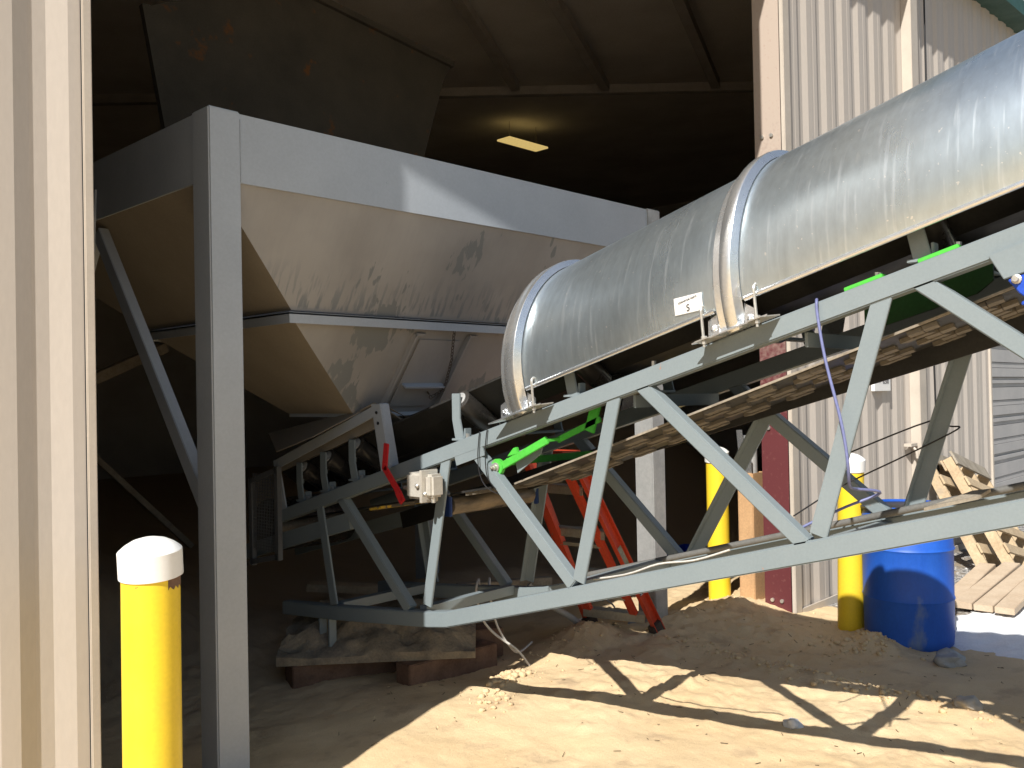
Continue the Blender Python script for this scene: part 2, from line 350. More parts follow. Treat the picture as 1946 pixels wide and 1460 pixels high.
# snow patch
def patch(name, poly, h, mt):
    cx = sum(p[0] for p in poly)/len(poly); cy = sum(p[1] for p in poly)/len(poly); mb = MB(); K = 90; RR = 16; vs = [(cx, cy, gz(cx, cy)+h)]
    def edge(t):
        n_ = len(poly); k = t*n_; i = int(k) % n_; f = k-int(k); a, b = poly[i], poly[(i+1) % n_]; return a[0]+(b[0]-a[0])*f, a[1]+(b[1]-a[1])*f
    for r in range(1, RR+1):
        for k in range(K):
            ex, ey = edge(k/K); q = r/RR*(1+.18*noise.noise(V(ex*5, ey*5, 2))); x = cx+(ex-cx)*q; y = cy+(ey-cy)*q
            top = h*(1-(r/RR)**3)+.012*noise.fractal(V(x*9, y*9, 5), .7, 2, 3)*(r < RR); vs.append((x, y, gz(x, y)+(top if r < RR else -.02)))
    fs = [(0, 1+k, 1+(k+1) % K) for k in range(K)]
    for r in range(RR-1):
        for k in range(K): fs.append((1+r*K+k, 1+(r+1)*K+k, 1+(r+1)*K+(k+1) % K, 1+r*K+(k+1) % K))
    mb.add(vs, fs); return mb.build(name, mt, smooth=3)
sn = patch('snow_patch', [(4.85, -.72), (5.35, -.72), (5.9, -1.0), (6.4, -1.6), (5.6, -1.9), (5.0, -1.75), (4.45, -1.55), (4.5, -1.15)], .03, SNOW)
sn['kind'] = 'stuff'; sn['label'] = 'patch of old white snow beside the blue barrel'
def rock(name, c, r, label, cat, mt, sq=.6):
    mb = MB(); lump(mb, (c[0], c[1], gz(c[0], c[1])+r*.25), r, sq, 3); return tag(mb.build(name, mt, smooth=.8), label, cat)
ICE = mat('dirty_ice', (.66, .66, .66), (.50, .49, .47), scale=20, rough=.5, bump=.6, bscale=40, fine=.1)
rock('ice_chunk', (2.75, -.90), .042, 'small white chunk of ice alone on the sunlit sand in front of the conveyor shadow', 'ice chunk', ICE, .7)
rock('ice_chunk', (4.25, -1.10), .085, 'grey dirty ice lump in the shade in front of the blue barrel', 'ice chunk', mat('grey_ice', (.36, .36, .36), (.28, .27, .25), scale=20, rough=.6, bump=.6, bscale=40), .6)
rock('ice_chunk', (3.50, -1.42), .06, 'small pale ice lump at the shadow edge, right of the white chunk', 'ice chunk', mat('sandy_ice', (.46, .43, .38), (.34, .30, .24), scale=20, rough=.7, bump=.6, bscale=40), .6)

# ---------------------------------------------------------------- warehouse
W = 4.579
wh = thing('warehouse', (0, 0, 0), 'tan corrugated metal warehouse with a tall open doorway and dark interior', 'warehouse')
def siding(x0, x1, z0, z1, name='wall', ph=0.0, zfun=None):
    """ribbed sheet: outer plateau at y=-.0, valleys .032 deep, solid back"""
    pr = []; p = .305; k = math.floor((x0-ph)/p)-1
    while ph+k*p < x1+p:
        b = ph+k*p
        pr += [(b, .018), (b+.058, 0), (b+.125, 0), (b+.130, .0015), (b+.150, .0015), (b+.155, 0), (b+.207, 0), (b+.255, .018)]
        k += 1
    out = [q for q in pr if x0 < q[0] < x1]
    def at(x):
        for a, b in zip(pr, pr[1:]):
            if a[0] <= x <= b[0]: return a[1]+(b[1]-a[1])*(x-a[0])/(b[0]-a[0])
        return 0
    out = [(x0, at(x0))]+out+[(x1, at(x1))]
    top = zfun or (lambda x: z1)
    mb = MB(); n = len(out)
    vs = [(x, y, z0) for x, y in out]+[(x, y, top(x)) for x, y in out]+[(x, .11, z0) for x, y in out]+[(x, .11, top(x)) for x, y in out]
    fs = []
    for i in range(n-1):
        fs += [(i, i+1, n+i+1, n+i), (2*n+i+1, 2*n+i, 3*n+i, 3*n+i+1), (n+i, n+i+1, 3*n+i+1, 3*n+i), (i+1, i, 2*n+i, 2*n+i+1)]
    fs += [(0, n, 3*n, 2*n), (n-1, 3*n-1, 4*n-1, 2*n-1)]
    mb.add(vs, fs); return mb.build(name, WALL, wh)
rake = lambda x: 5.31+.059*max(0, x-4.85)
siding(-9, -.030, -.1, 5.45, ph=-.124)                       # left of the door
siding(W+.10, 9.06, -.1, 5.45, ph=W+.358, zfun=lambda x: rake(x)+.1)
siding(12.6, 18, -.1, 6.3, ph=W+.358, zfun=lambda x: rake(x)+.1)
siding(9.06, 12.6, 3.25, 6.0, ph=W+.358, zfun=lambda x: rake(x)+.1, name='wall')
siding(-.030, W+.10, 4.75, 5.45, ph=0, name='door_header')
mb = MB(); mb.box(-.028, .0, -.012, .14, -.1, 4.75); mb.build('door_trim', TRIM, wh, bevel=.003)
mb = MB(); mb.box(-.030, -.028, -.004, .1, -.1, 4.75); mb.build('trim_gap', CABLEK, wh)
mb = MB(); mb.box(W+.004, W+.098, -.022, .1, -.1, 4.75); mb.build('door_trim', TRIM, wh, bevel=.004)
# maroon jamb column, its upper half coated with pale dust
def jamb():
    M = bpy.data.materials.new('dusty_maroon'); M.use_nodes = True; n = M.node_tree.nodes; l = M.node_tree.links; b = n['Principled BSDF']; b.inputs['Roughness'].default_value = .6
    g = n.new('ShaderNodeNewGeometry'); sx = n.new('ShaderNodeSeparateXYZ'); l.new(g.outputs['Position'], sx.inputs[0])
    t = n.new('ShaderNodeTexNoise'); t.inputs['Scale'].default_value = 40; t.inputs['Detail'].default_value = 8; l.new(g.outputs['Position'], t.inputs[0])
    a = n.new('ShaderNodeMath'); a.operation = 'MULTIPLY_ADD'; a.inputs[1].default_value = 1.6; l.new(t.outputs[0], a.inputs[0]); l.new(sx.outputs[2], a.inputs[2])
    r = n.new('ShaderNodeMapRange'); r.inputs[1].default_value = 2.3; r.inputs[2].default_value = 4.1; l.new(a.outputs[0], r.inputs[0])
    cr = n.new('ShaderNodeMix'); cr.data_type = 'RGBA'; cr.inputs[6].default_value = (.105, .021, .025, 1); cr.inputs[7].default_value = (.42, .345, .29, 1); l.new(r.outputs[0], cr.inputs[0])
    r2 = n.new('ShaderNodeMapRange'); r2.inputs[1].default_value = .60; r2.inputs[2].default_value = .72; r2.inputs[4].default_value = .22; l.new(t.outputs[0], r2.inputs[0])
    c2 = n.new('ShaderNodeMix'); c2.data_type = 'RGBA'; l.new(r2.outputs[0], c2.inputs[0]); l.new(cr.outputs[2], c2.inputs[6]); c2.inputs[7].default_value = (.28, .13, .11, 1)
    l.new(c2.outputs[2], b.inputs['Base Color']); return M
mb = MB(); mb.box(W, W+.24, .004, .205, -.1, 4.75); jc = mb.build('jamb_column', jamb(), wh, bevel=.004)
for z in (1.30, .12, 3.31):
    for y in (.075, .145):
        mb = MB(); mb.cyl((W-.012, y, z), (W, y, z), .013, n=12); mb.build('bolt', ZINC, jc, smooth=.6)
# corner flashing projecting from the right wall, tap, meter sign
mb = MB(); mb.box(6.82, 6.98, -.085, .0, .0, 5.38); mb.build('corner_flashing', TRIM, wh, bevel=.004)
mb = MB(); mb.box(W+.10, 9.06, -.016, -.004, -.06, .06); mb.build('base_angle', TRIM, wh)
# sectional garage door
gd = MB()
for k in range(8):
    z0 = -.02+k*.41
    for (a, b, y) in ((0, .03, .05), (.035, .13, .022), (.135, .19, .032), (.195, .33, .024), (.335, .37, .034), (.373, .41, .02)):
        gd.box(9.10, 12.56, y, .09, z0+a, z0+b)
dr = gd.build('garage_door', DOORG, wh)
mb = MB(); mb.box(9.06, 9.10, -.02, .11, -.05, 3.25); mb.box(9.10, 12.6, -.02, .11, 3.25-.04, 3.25); mb.box(12.56, 12.6, -.02, .11, -.05, 3.21); mb.build('door_trim', TRIM, wh)
# roof slab, rake board, back and side walls
mb = MB(); mb.prism([(-9.2, -.20, 5.474), (4.85, -.20, 5.474), (18.2, -.20, 6.264), (18.2, -.20, 6.364), (4.85, -.20, 5.574), (-9.2, -.20, 5.574)], (0, 16.4, 0)); mb.build('roof', DARKW, wh)
mb = MB(); mb.prism([(-9.2, -.22, 5.31), (4.85, -.22, 5.31), (18.2, -.22, 6.098), (18.2, -.22, 6.26), (4.85, -.22, 5.47), (-9.2, -.22, 5.47)], (0, .33, 0)); mb.build('rake_board', GREEN, wh)
mb = MB(); mb.box(-9, 18, 15.9, 16, -.1, 6.3); mb.build('back_wall', DARKW, wh)
mb = MB(); mb.box(-9.1, -9, .11, 16, -.1, 5.5); mb.build('side_wall', DARKW, wh)
mb = MB(); mb.box(17.9, 18, .11, 16, -.1, 6.3); mb.build('side_wall', DARKW, wh)
mb = MB(); mb.prism([(-.95, -.30, 5.24), (-.95, -.30, 5.6), (3.1, -.30, 5.6), (3.1, -.30, 4.75), (.10, -.30, 4.94)], (0, .295, 0)); mb.build('added_shadow_box', WALL, wh)  # unseen box, added and shaped to cast the slanted shadow on the hopper rim
# rafters and eave beam seen through the doorway
mb = MB(); mb.beam((6.635, 4.563, 5.2), (9.4, 1.64, 5.2), .10, .10, (0, 0, 1)); mb.beam((6.635, 4.563, 5.2), (3.0, 8.4, 5.2), .10, .10, (0, 0, 1)); mb.build('eave_beam', RAFT, wh)
for A, B in (((5.148, 2.514, 5.22), (7.371, 3.622, 5.2)), ((5.997, 1.699, 5.22), (8.263, 2.664, 5.2)), ((4.5, 3.1, 5.22), (6.594, 4.35, 5.2))):
    mb = MB(); A, B = V(*A), V(*B); mb.beam(A-(B-A)*.8, B, .10, .10, (0, 0, 1)); mb.build('rafter', RAFT, wh)
mb = MB(); mb.box(8.56, 9.43, 6.33, 6.59, 5.40, 5.425)
la = tag(mb.build('ceiling_light', LAMP, off=(9.0, 6.46, 5.4)), 'dim yellowish rectangular lamp panel glowing under the dark roof', 'ceiling light')
for x in (8.7, 9.3):
    mb = MB(); mb.cyl((x, 6.46, 5.425), (x, 6.46, 5.474+.059*(x-4.85)), .004, n=8); mb.build('hanger', RAFT, la)

# wall sign and tap
sg = thing('wall_sign', (6.15, -.03, 1.63), 'small white notice with dark figures on the corrugated wall left of the corner flashing', 'sign')
mb = MB(); mb.box(5.985, 6.315, -.03, -.004, 1.535, 1.80); mb.build('board', WHITE, sg, bevel=.002)
for t, s_, x, z in (('FORM', .045, 6.075, 1.66), ('IN', .04, 6.09, 1.615), ('12500', .06, 6.215, 1.66), ('62500', .05, 6.215, 1.61), ('S-155', .035, 6.25, 1.74)):
    text_mesh('lettering', t, s_, INK, frame((x, -.0315, z), (1, 0, 0), (0, 0, 1)), sg)
tp = thing('wall_tap', (6.74, -.03, 1.03), 'small cream tap bracket fixed to the wall beside the corner flashing', 'tap')
mb = MB(); mb.box(6.66, 6.80, -.06, 0, 1.06, 1.085); mb.build('bracket', TRIM, tp)
mb = MB(); mb.path([(6.73, -.02, 1.06), (6.73, -.07, 1.03), (6.735, -.08, .96)], .012); mb.build('spout', TRIM, tp, smooth=1)
mb = MB(); mb.path([(7.31, -.035, 5.2), (7.30, -.035, 3), (7.32, -.04, 1.6), (7.36, -.035, 1.1), (7.40, -.035, .3), (7.42, -.05, .02)], .008)
tag(mb.build('wall_cable', CABLEK, smooth=1), 'thin black cable running down the corrugated wall right of the flashing', 'cable')

# ---------------------------------------------------------------- bollards
def bollard():
    r = thing('bollard', (0, 0, 0), '', 'bollard', 'yellow bollards at the doorway')
    mb = MB(); mb.lathe((0, 0, -.15), (0, 0, 1), [(.084, 0), (.084, 1.215)], 48); mb.build('pipe', YEL, r, smooth=.5)
    mb = MB(); mb.lathe((0, 0, 0), (0, 0, 1), [(.0885, 1.048), (.0925, 1.050), (.0925, 1.124), (.0895, 1.128), (.072, 1.142), (.050, 1.154), (.024, 1.161), (.003, 1.163)], 48)
    mb.build('cap', WHITE, r, smooth=.45); return r
b1 = bollard(); b1.location = (.034, -.285, .022); b1.rotation_euler = (0, R(.2), 0); b1.scale = (.96, .96, .99)
b1['label'] = 'nearest yellow bollard with a white domed cap, in front of the left jamb'
cp = [c for c in b1.children if c.name.startswith('cap')][0]; q = Matrix.Translation((0, 0, 1.08)) @ Matrix.Rotation(R(3), 4, 'X') @ Matrix.Rotation(R(-4), 4, 'Y') @ Matrix.Translation((0, 0, -1.08)); cp.data.transform(q)
b2 = copy_tree(b1); b2.location = (4.56, -.405, -.005); b2.rotation_euler = (R(1.4), R(-.2), 0); b2['label'] = 'yellow bollard between the maroon column and the blue barrel'
b3 = copy_tree(b1); b3.location = (4.735, .652, 0); b3.rotation_euler = (0, 0, 0); b3['label'] = 'yellow bollard inside the doorway, left of the maroon column'
# brown tape scrap under the first cap
mb = MB(); a0 = [R(t) for t in range(-80, 15, 5)]
mb.rings([[V(.082+.0845*math.cos(t), -.178+.0845*math.sin(t), z+(.006*math.sin(t*23) if z < 1.03 else 0)) for t in a0] for z in (1.018, 1.052)], cap=False, closed=False)
o = mb.build('tape_scrap', TIMBER, off=(.082, -.178, 0)); o.parent = b1; o.location = (0, 0, 0)

# ---------------------------------------------------------------- hopper
HX0, HX1, HY0, HY1, ZB, ZT = .6457, 3.811, .4835, 2.86, 2.457, 2.745
hp = thing('feed_hopper', (2.2, 1.6, 0), 'big grey steel feed hopper on square posts just inside the doorway', 'hopper')
pw = .1405
GAL = [(HX0, HY0, HOPP), (HX1-pw, HY0, GPOST), (HX0, HY1-pw, HOPP), (HX1-pw, HY1-pw, HOPP)]
for x, y, mt_ in GAL:
    mb = MB(); mb.box(x, x+pw, y, y+pw, -.02, ZT+.004); mb.build('post', mt_, hp, bevel=.006)
mb = MB(); g6 = .008
mb.box(HX0+pw+.001, HX1-pw-.001, HY0+g6, HY0+g6+.01, ZB, ZT-.003); mb.build('rim_plate', HOPP, hp)
mb = MB(); mb.box(HX0+pw+.001, HX1-pw-.001, HY1-g6-.01, HY1-g6, ZB, ZT-.003); mb.build('rim_plate', HOPP, hp)
for x in (HX0+g6, HX1-g6-.01):
    mb = MB(); mb.box(x, x+.01, HY0+pw+.001, HY1-pw-.001, ZB, ZT-.003); mb.build('rim_plate', HOPP, hp)
T0 = [(HX0+.02, HY0+.02), (HX1-.02, HY0+.02), (HX1-.02, HY1-.02), (HX0+.02, HY1-.02)]
RG = [(1.21, .79), (3.247, .79), (3.247, 2.27), (1.21, 2.27)]; OU = [(1.77, 1.09), (2.69, 1.09), (2.69, 1.716), (1.77, 1.716)]
ZR, ZO = 1.98, 1.48
def panel(a, b, c, d, th=.008):
    a, b, c, d = [Vector(p) for p in (a, b, c, d)]; n_ = (b-a).cross(d-a).normalized()*th
    mb = MB(); mb.prism([a, b, c, d], n_); return mb
for i in range(4):
    j = (i+1) % 4; md = DUST if i % 2 == 0 else DUSTD
    panel((*T0[i], ZB+.01), (*T0[j], ZB+.01), (*RG[j], ZR), (*RG[i], ZR)).build('upper_slope', md, hp)
    panel((*RG[i], ZR-.03), (*RG[j], ZR-.03), (*OU[j], ZO), (*OU[i], ZO)).build('lower_slope', md, hp)
for i in range(4):
    j = (i+1) % 4; mb = MB(); A = V(*RG[i], ZR-.012); B = V(*RG[j], ZR-.012); n_ = V(0, 0, 1); d = (B-A).normalized(); o_ = d.cross(n_)
    mb.prism([A+o_*.028+d*-.028, B+o_*.028+d*.028, B-o_*.01-d*.01, A-o_*.01+d*.01], (0, 0, -.008))
    mb.prism([A+o_*.028+d*-.028+V(0, 0, .002), B+o_*.028+d*.028+V(0, 0, .002), B+o_*.023+d*.023+V(0, 0, .002), A+o_*.023+d*-.023+V(0, 0, .002)], (0, 0, -.052))
    mb.build('ring_angle', HOPP, hp)
mb = MB(); mb.prism([(1.79, 1.07, ZO), (2.67, 1.07, ZO), (2.67, 1.735, ZO), (1.79, 1.735, ZO)], (0, 0, -.02)); mb.build('outlet_flange', HOPP, hp)
# knee brace with its gusset
mb = MB(); mb.beam((HX0+.06, .66, 1.14), (HX0+.045, 1.66, 2.40), .05, .075); mb.build('knee_brace', HOPP, hp, bevel=.003)
mb = MB(); mb.beam((HX0+.06, 2.70, 1.14), (HX0+.045, 1.72, 2.40), .05, .075); mb.build('knee_brace', HOPP, hp, bevel=.003)
mb = MB(); mb.prism([(HX0+.004, 1.60, 2.60), (HX0+.004, 1.78, 2.60), (HX0+.004, 1.75, 2.30), (HX0+.004, 1.63, 2.30)], (-.010, 0, 0)); mb.build('gusset_plate', HOPP, hp)
# inspection gate on the lower slope
fn = V(0, .30, -.50).cross(V(1, 0, 0)).normalized(); fn = fn if fn.y < 0 else -fn
def lf(x, t, h=0):  # point on the lower front slope: t 0 top .. 1 bottom
    p = V(x, .79+.30*t, 1.95-.47*t); return p+fn*h
gt = MB(); gt.prism([lf(2.03, .16, .004), lf(2.32, .16, .004), lf(2.28, .92, .004), lf(1.99, .92, .004)], fn*.006)
gto = gt.build('slide_gate', DUST, hp)
for xa, xb_ in ((1.985, 1.935), (2.375, 2.33)):
    mb = MB(); mb.beam(lf(xa, .10, .015), lf(xb_, .96, .015), .014, .03); mb.beam(lf(xa, .10, .012), lf(xa+.06, .10, .012), .016, .016, fn)
    mb.build('guide_rail', DUST, gto)
mb = MB(); mb.beam(lf(2.02, .66, .03), lf(2.31, .66, .03), .045, .010, fn); mb.build('handle_bar', HOPP, gto)
# chain
ch = MB(); pts = [V(2.229, .80, 1.93)+fn*.03, lf(2.29, .36, .035), lf(2.31, .60, .04), lf(2.30, .70, .05), lf(2.25, .80, .03), lf(2.23, .76, .02), lf(2.27, .83, .02)]
seg = []
for a, b in zip(pts, pts[1:]):
    n_ = max(1, int((b-a).length/.019)); seg += [a.lerp(b, k/n_) for k in range(n_)]
for k, p_ in enumerate(seg[:-1]):
    d = (seg[k+1]-p_).normalized(); sd = d.cross(fn if k % 2 else V(1, 0, .2)).normalized(); q = []
    for t in range(10):
        a = 2*math.pi*t/10; q.append(p_+d*.013*math.cos(a)+sd*.008*math.sin(a))
    q.append(q[0]); ch.path(q, .0026, 5, 0)
ch.build('chain', CHAIN, hp, smooth=1)
# rust-stained back plate rising behind the rim
mb = MB(); mb.prism([(1.50, 2.90, 4.16), (2.50, 2.90, 4.66), (4.22, 2.90, 4.46), (4.12, 2.90, 4.30), (3.55, 2.90, 2.6), (1.75, 2.90, 2.6)], (0, .03, 0)); mb.build('back_plate', RUSTP, hp)
mb = MB(); mb.beam((2.50, 2.885, 4.66), (4.22, 2.885, 4.46), .05, .05); mb.beam((1.48, 2.885, 4.16), (1.74, 2.885, 2.7), .05, .05); mb.build('back_plate_edge', RUSTP, hp)

# ---------------------------------------------------------------- conveyor
b = -.28282; TX = 1.76; FX = 2.52
cz = lambda Y: 1.4236+b*Y          # top of the top chord
bz = lambda Y: .6344+b*Y           # top of the bottom chord
cv = thing('belt_conveyor', (2.14, 0, 0), 'long inclined belt conveyor on a grey-green truss, partly under a galvanised hood', 'conveyor')
cvg = 'conveyor'
YE = -3.9
for X in (TX, FX):
    sgn = 1 if X == TX else -1
    xc = X+sgn*.03
    mb = MB(); mb.beam((xc, 1.86, cz(1.86)-.036), (xc, YE, cz(YE)-.036), .06, .0716); mb.build('top_chord', PAINT, cv, bevel=.005)
    mb = MB(); pr = [(1.80, .378), (1.28, .425), (.50, .512), (.368, .533), (YE, bz(YE))]
    vs = [V(X, y, z) for y, z in pr]+[V(X, y, z-.0773) for y, z in pr[::-1]]
    mb.prism(vs, (sgn*.06, 0, 0)); mb.build('bottom_chord', PAINT, cv, bevel=.005)
    tubes = [((.165, 1.31), (-.395, .785)), ((-.80, 1.58), (-1.425, 1.055)), ((-1.86, 1.88), (-2.52, 1.37)), ((1.22, 1.02), (.68, .52))]
    flats = [((-.455, .78), (-.66, 1.55)), ((-1.50, 1.07), (-1.735, 1.86)), ((-2.58, 1.38), (-2.82, 2.16)), ((.51, .54), (.35, 1.27)), ((1.42, 1.0), (1.29, .43))]
    if sgn < 0:
        tubes[0] = ((.10, 1.31), (-.47, .785)); tubes[1] = ((-.80, 1.58), (-1.43, 1.075)); flats[0] = ((-.55, .80), (-.95, 1.48)); flats[1] = ((-1.55, 1.08), (-1.80, 1.86))
    for A, B in tubes:
        dl = Vector((B[0]-A[0], B[1]-A[1])).normalized()*.035; A = (A[0]-dl.x, A[1]-dl.y); B = (B[0]+dl.x, B[1]+dl.y)
        mb = MB(); mb.beam((X+sgn*.030, *A), (X+sgn*.030, *B), .05, .055); mb.build('diagonal_brace', PAINT, cv, bevel=.004)
    for A, B in flats:
        mb = MB(); mb.beam((X+sgn*.012, *A), (X+sgn*.012, *B), .012, .062); mb.beam((X+sgn*.03, A[0]+.027, A[1]), (X+sgn*.03, B[0]+.027, B[1]), .046, .008); mb.build('upright_brace', PAINT, cv, bevel=.002)
# cross members
for Y, z, h in ((-.42, .75, .05), (-1.46, 1.01, .05), (-2.55, 1.32, .05), (.6, .49, .05), (1.3, .41, .05)):
    mb = MB(); mb.beam((TX+.062, Y, z), (FX-.062, Y, z), h, h, (0, 1, 0)); mb.build('cross_member', PAINT, cv)
for Y in (-.72, -1.45, -2.2):
    mb = MB(); mb.beam((TX+.062, Y, cz(Y)-.10), (FX-.062, Y, cz(Y)-.10), .05, .012, (0, 0, 1)); mb.build('cross_member', PAINT, cv)
mb = MB(); mb.prism([(TX+.002, .75, bz(.75)-.0), (TX+.002, 1.2, .45), (TX+.002, 1.36, .20), (TX+.002, 1.28, .20), (TX+.002, 1.15, .38)], (.03, 0, 0)) if False else None
for Y in (1.33, 1.42):
    for x in (TX+.004, FX-.05):
        mb = MB(); mb.box(x, x+.046, Y, Y+.012, .17, .40); mb.build('foot_plate', PAINT, cv)
# gusset pieces at first node
mb = MB(); mb.prism([(TX+.001, .29, 1.30), (TX+.001, .10, 1.345), (TX+.001, .08, 1.29), (TX+.001, .27, 1.235)], (.008, 0, 0)); mb.build('node_gusset', PAINT, cv)
mb = MB(); mb.prism([(TX+.07, -.04, 1.30), (TX+.07, -.22, 1.36), (TX+.07, -.20, 1.30), (TX+.07, -.06, 1.21)], (.008, 0, 0)); mb.build('node_gusset', PAINT, cv)
# lower return deck on the left, under the skirt
mb = MB(); mb.beam((1.80, 2.7, .50), (1.80, 1.15, .90), .05, .09); mb.beam((2.45, 2.7, .50), (2.45, 1.15, .90), .05, .09); mb.build('tail_frame', PAINT, cv)
# belts
prof = [(1.845, 1.667), (1.93, 1.60), (2.03, 1.535), (2.25, 1.535), (2.35, 1.60), (2.435, 1.667)]
def strip(prof, y0, y1, th, n=2):
    mb = MB(); rg = []
    for k in range(n+1):
        Y = y0+(y1-y0)*k/n
        rg.append([V(x, Y, z+b*Y) for x, z in prof]+[V(x, Y, z-th+b*Y) for x, z in prof[::-1]])
    return mb.rings(rg)
strip(prof, 1.9, YE, .011).build('carrying_belt', RUBBER, cv)
rz = lambda Y: 1.160+(b-.054)*Y if Y < 0 else 1.160-.17*Y
mb = MB(); mb.rings([[V(1.88, Y, rz(Y)), V(2.37, Y, rz(Y)), V(2.37, Y, rz(Y)-.010), V(1.88, Y, rz(Y)-.010)] for Y in (1.9, .9, .45, 0, -1, -2, YE)]); nb = len(mb.f)
Y = 1.1; k = 0
while Y > YE:
    for c in range(6):
        x = 1.920+c*.080; s_ = 1 if c % 2 else -1; yy = Y-(.048 if k % 2 else 0)*(1 if c % 2 else -1)
        A = V(x+s_*.004, yy+.022, rz(yy+.022)-.0165); B = V(x-s_*.004, yy-.022, rz(yy-.022)-.0165)
        mb.beam(A, B, .052, .016, (1, .10*s_, 0))
    Y -= .096; k += 1
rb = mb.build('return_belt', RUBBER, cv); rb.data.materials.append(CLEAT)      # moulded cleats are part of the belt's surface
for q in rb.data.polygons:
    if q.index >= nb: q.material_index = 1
mb = MB(); mb.beam((1.874, 0, rz(0)-.005), (1.874, YE, rz(YE)-.005), .008, .008); mb.build('lit_belt_edge', GREYW, rb)  # pale strip in place of sunlight on the belt's near edge
# side skirts of the belt return (dark beams behind)
mb = MB(); mb.beam((FX-.09, 1.5, cz(1.5)-.20), (FX-.09, YE, cz(YE)-.20), .012, .10); mb.build('deck_plate', RUBBER, cv)
# idlers
def idler(Y, near=True, blue=False):
    z = cz(Y); i_ = MB()
    i_.prism([(TX+.016, Y-.028, z+.0), (TX+.016, Y+.030, z), (TX+.016, Y+.052, z+.10), (TX+.016, Y+.052, z+.225), (TX+.016, Y-.004, z+.225), (TX+.016, Y-.002, z+.105)], (.010, 0, 0))
    i_.box(TX+.026, TX+.066, Y-.028, Y-.018, z, z+.06); i_.beam((TX+.045, Y+.048, z+.10), (TX+.045, Y+.048, z+.22), .04, .008)
    i_.prism([(FX-.026, Y-.028, z), (FX-.026, Y+.030, z), (FX-.026, Y+.052, z+.10), (FX-.026, Y+.052, z+.225), (FX-.026, Y-.004, z+.225), (FX-.026, Y-.002, z+.105)], (.010, 0, 0))
    i_.beam((TX+.02, Y, z+.018), (FX-.02, Y, z+.018), .06, .012, (0, 1, 0))
    i_.box(TX+.01, TX+.06, Y-.05, Y+.05, z+.001, z+.012)
    io = i_.build('idler', HOPP if not near else PAINT, cv, bevel=.002)
    yb = Y+.024; r = .054
    for A, B in (((1.805, z+.195), (2.005, z+.065)), ((2.02, z+.055), (2.26, z+.055)), ((2.475, z+.195), (2.275, z+.065))):
        A3, B3 = V(A[0], yb, A[1]), V(B[0], yb, B[1]); d = (B3-A3)
        rr = MB(); rr.lathe(A3, d, [(.012, -.004), (r-.012, -.002), (r-.002, .002), (r, .008), (r, d.length-.008), (r-.003, d.length-.002), (.012, d.length)], 28)
        rr.build('roller', ROLL if not blue else ROLL, io, smooth=.6)
    e = MB(); A3 = V(1.805, yb, z+.195); d = (V(2.005, yb, z+.065)-A3).normalized(); e.lathe(A3, -d, [(.036, .0), (.036, .006), (.014, .010), (.012, .022), (.004, .024)], 20)
    e.build('roller_end', BLUE if blue else GPOST, io, smooth=.6)
    return io
for Y in (1.60, 1.36, 1.09): idler(Y)
idler(.26); idler(-.44, blue=True); idler(-1.15); idler(-1.86, blue=True); idler(-2.6)
mb = MB(); mb.cyl((TX+.0, .26, cz(.26)+.012), (TX+.0, .26, cz(.26)+.03), .012, n=6) if False else None
# bolts on the top chord
for Y in (1.60, 1.36, 1.09, .26, -.80, -1.68, -1.92):
    mb = MB(); mb.cyl((TX+.035, Y-.035, cz(Y)+.0), (TX+.035, Y-.035, cz(Y)+.035), .010, n=6); mb.build('bolt', ZINC, cv)
# return roller and tail pulley
rr = MB(); rr.lathe((1.88, .46, 1.022), (1, 0, 0), [(.02, 0), (.045, .002), (.048, .01), (.048, .58), (.045, .59), (.02, .595)], 28); ro = rr.build('return_roller', mat('dusty_roller', (.05, .045, .04), (.30, .23, .15), scale=14, rough=.35, fine=.1, stretch=(.3, 1, 1)), cv, smooth=.6)
for x0, x1 in ((1.85, 1.87), (2.48, 2.505)):
    mb = MB(); mb.prism([(x0, .42, .97), (x0, .51, .97), (x0, .51, 1.07), (x0, .42, 1.07)], (x1-x0, 0, 0)); mb.build('roller_bracket', BLUESHADE, ro, bevel=.004)
rr = MB(); rr.lathe((1.86, 2.12, .78), (1, 0, 0), [(.03, 0), (.16, .004), (.165, .02), (.165, .56), (.16, .57), (.03, .58)], 32); rr.build('tail_pulley', ROLL, cv, smooth=.6)
# mesh guard at the tail
gm = MB()
for k in range(16): Yk = 1.80+k*.018; gm.beam((1.74, Yk, .66), (1.74, Yk, 1.12), .003, .003)
for k in range(24): zk = .67+k*.019; gm.beam((1.742, 1.80, zk), (1.742, 2.08, zk), .003, .003)
gm.beam((1.745, 1.80, .62), (1.745, 1.80, 1.17), .03, .035); gm.beam((1.745, 2.09, .56), (1.745, 2.09, 1.09), .03, .035); gm.beam((1.745, 1.80, 1.15), (1.745, 2.09, 1.07), .03, .03); gm.beam((1.745, 1.80, .64), (1.745, 2.09, .58), .03, .03)
gm.build('tail_guard', GRILLE, cv)
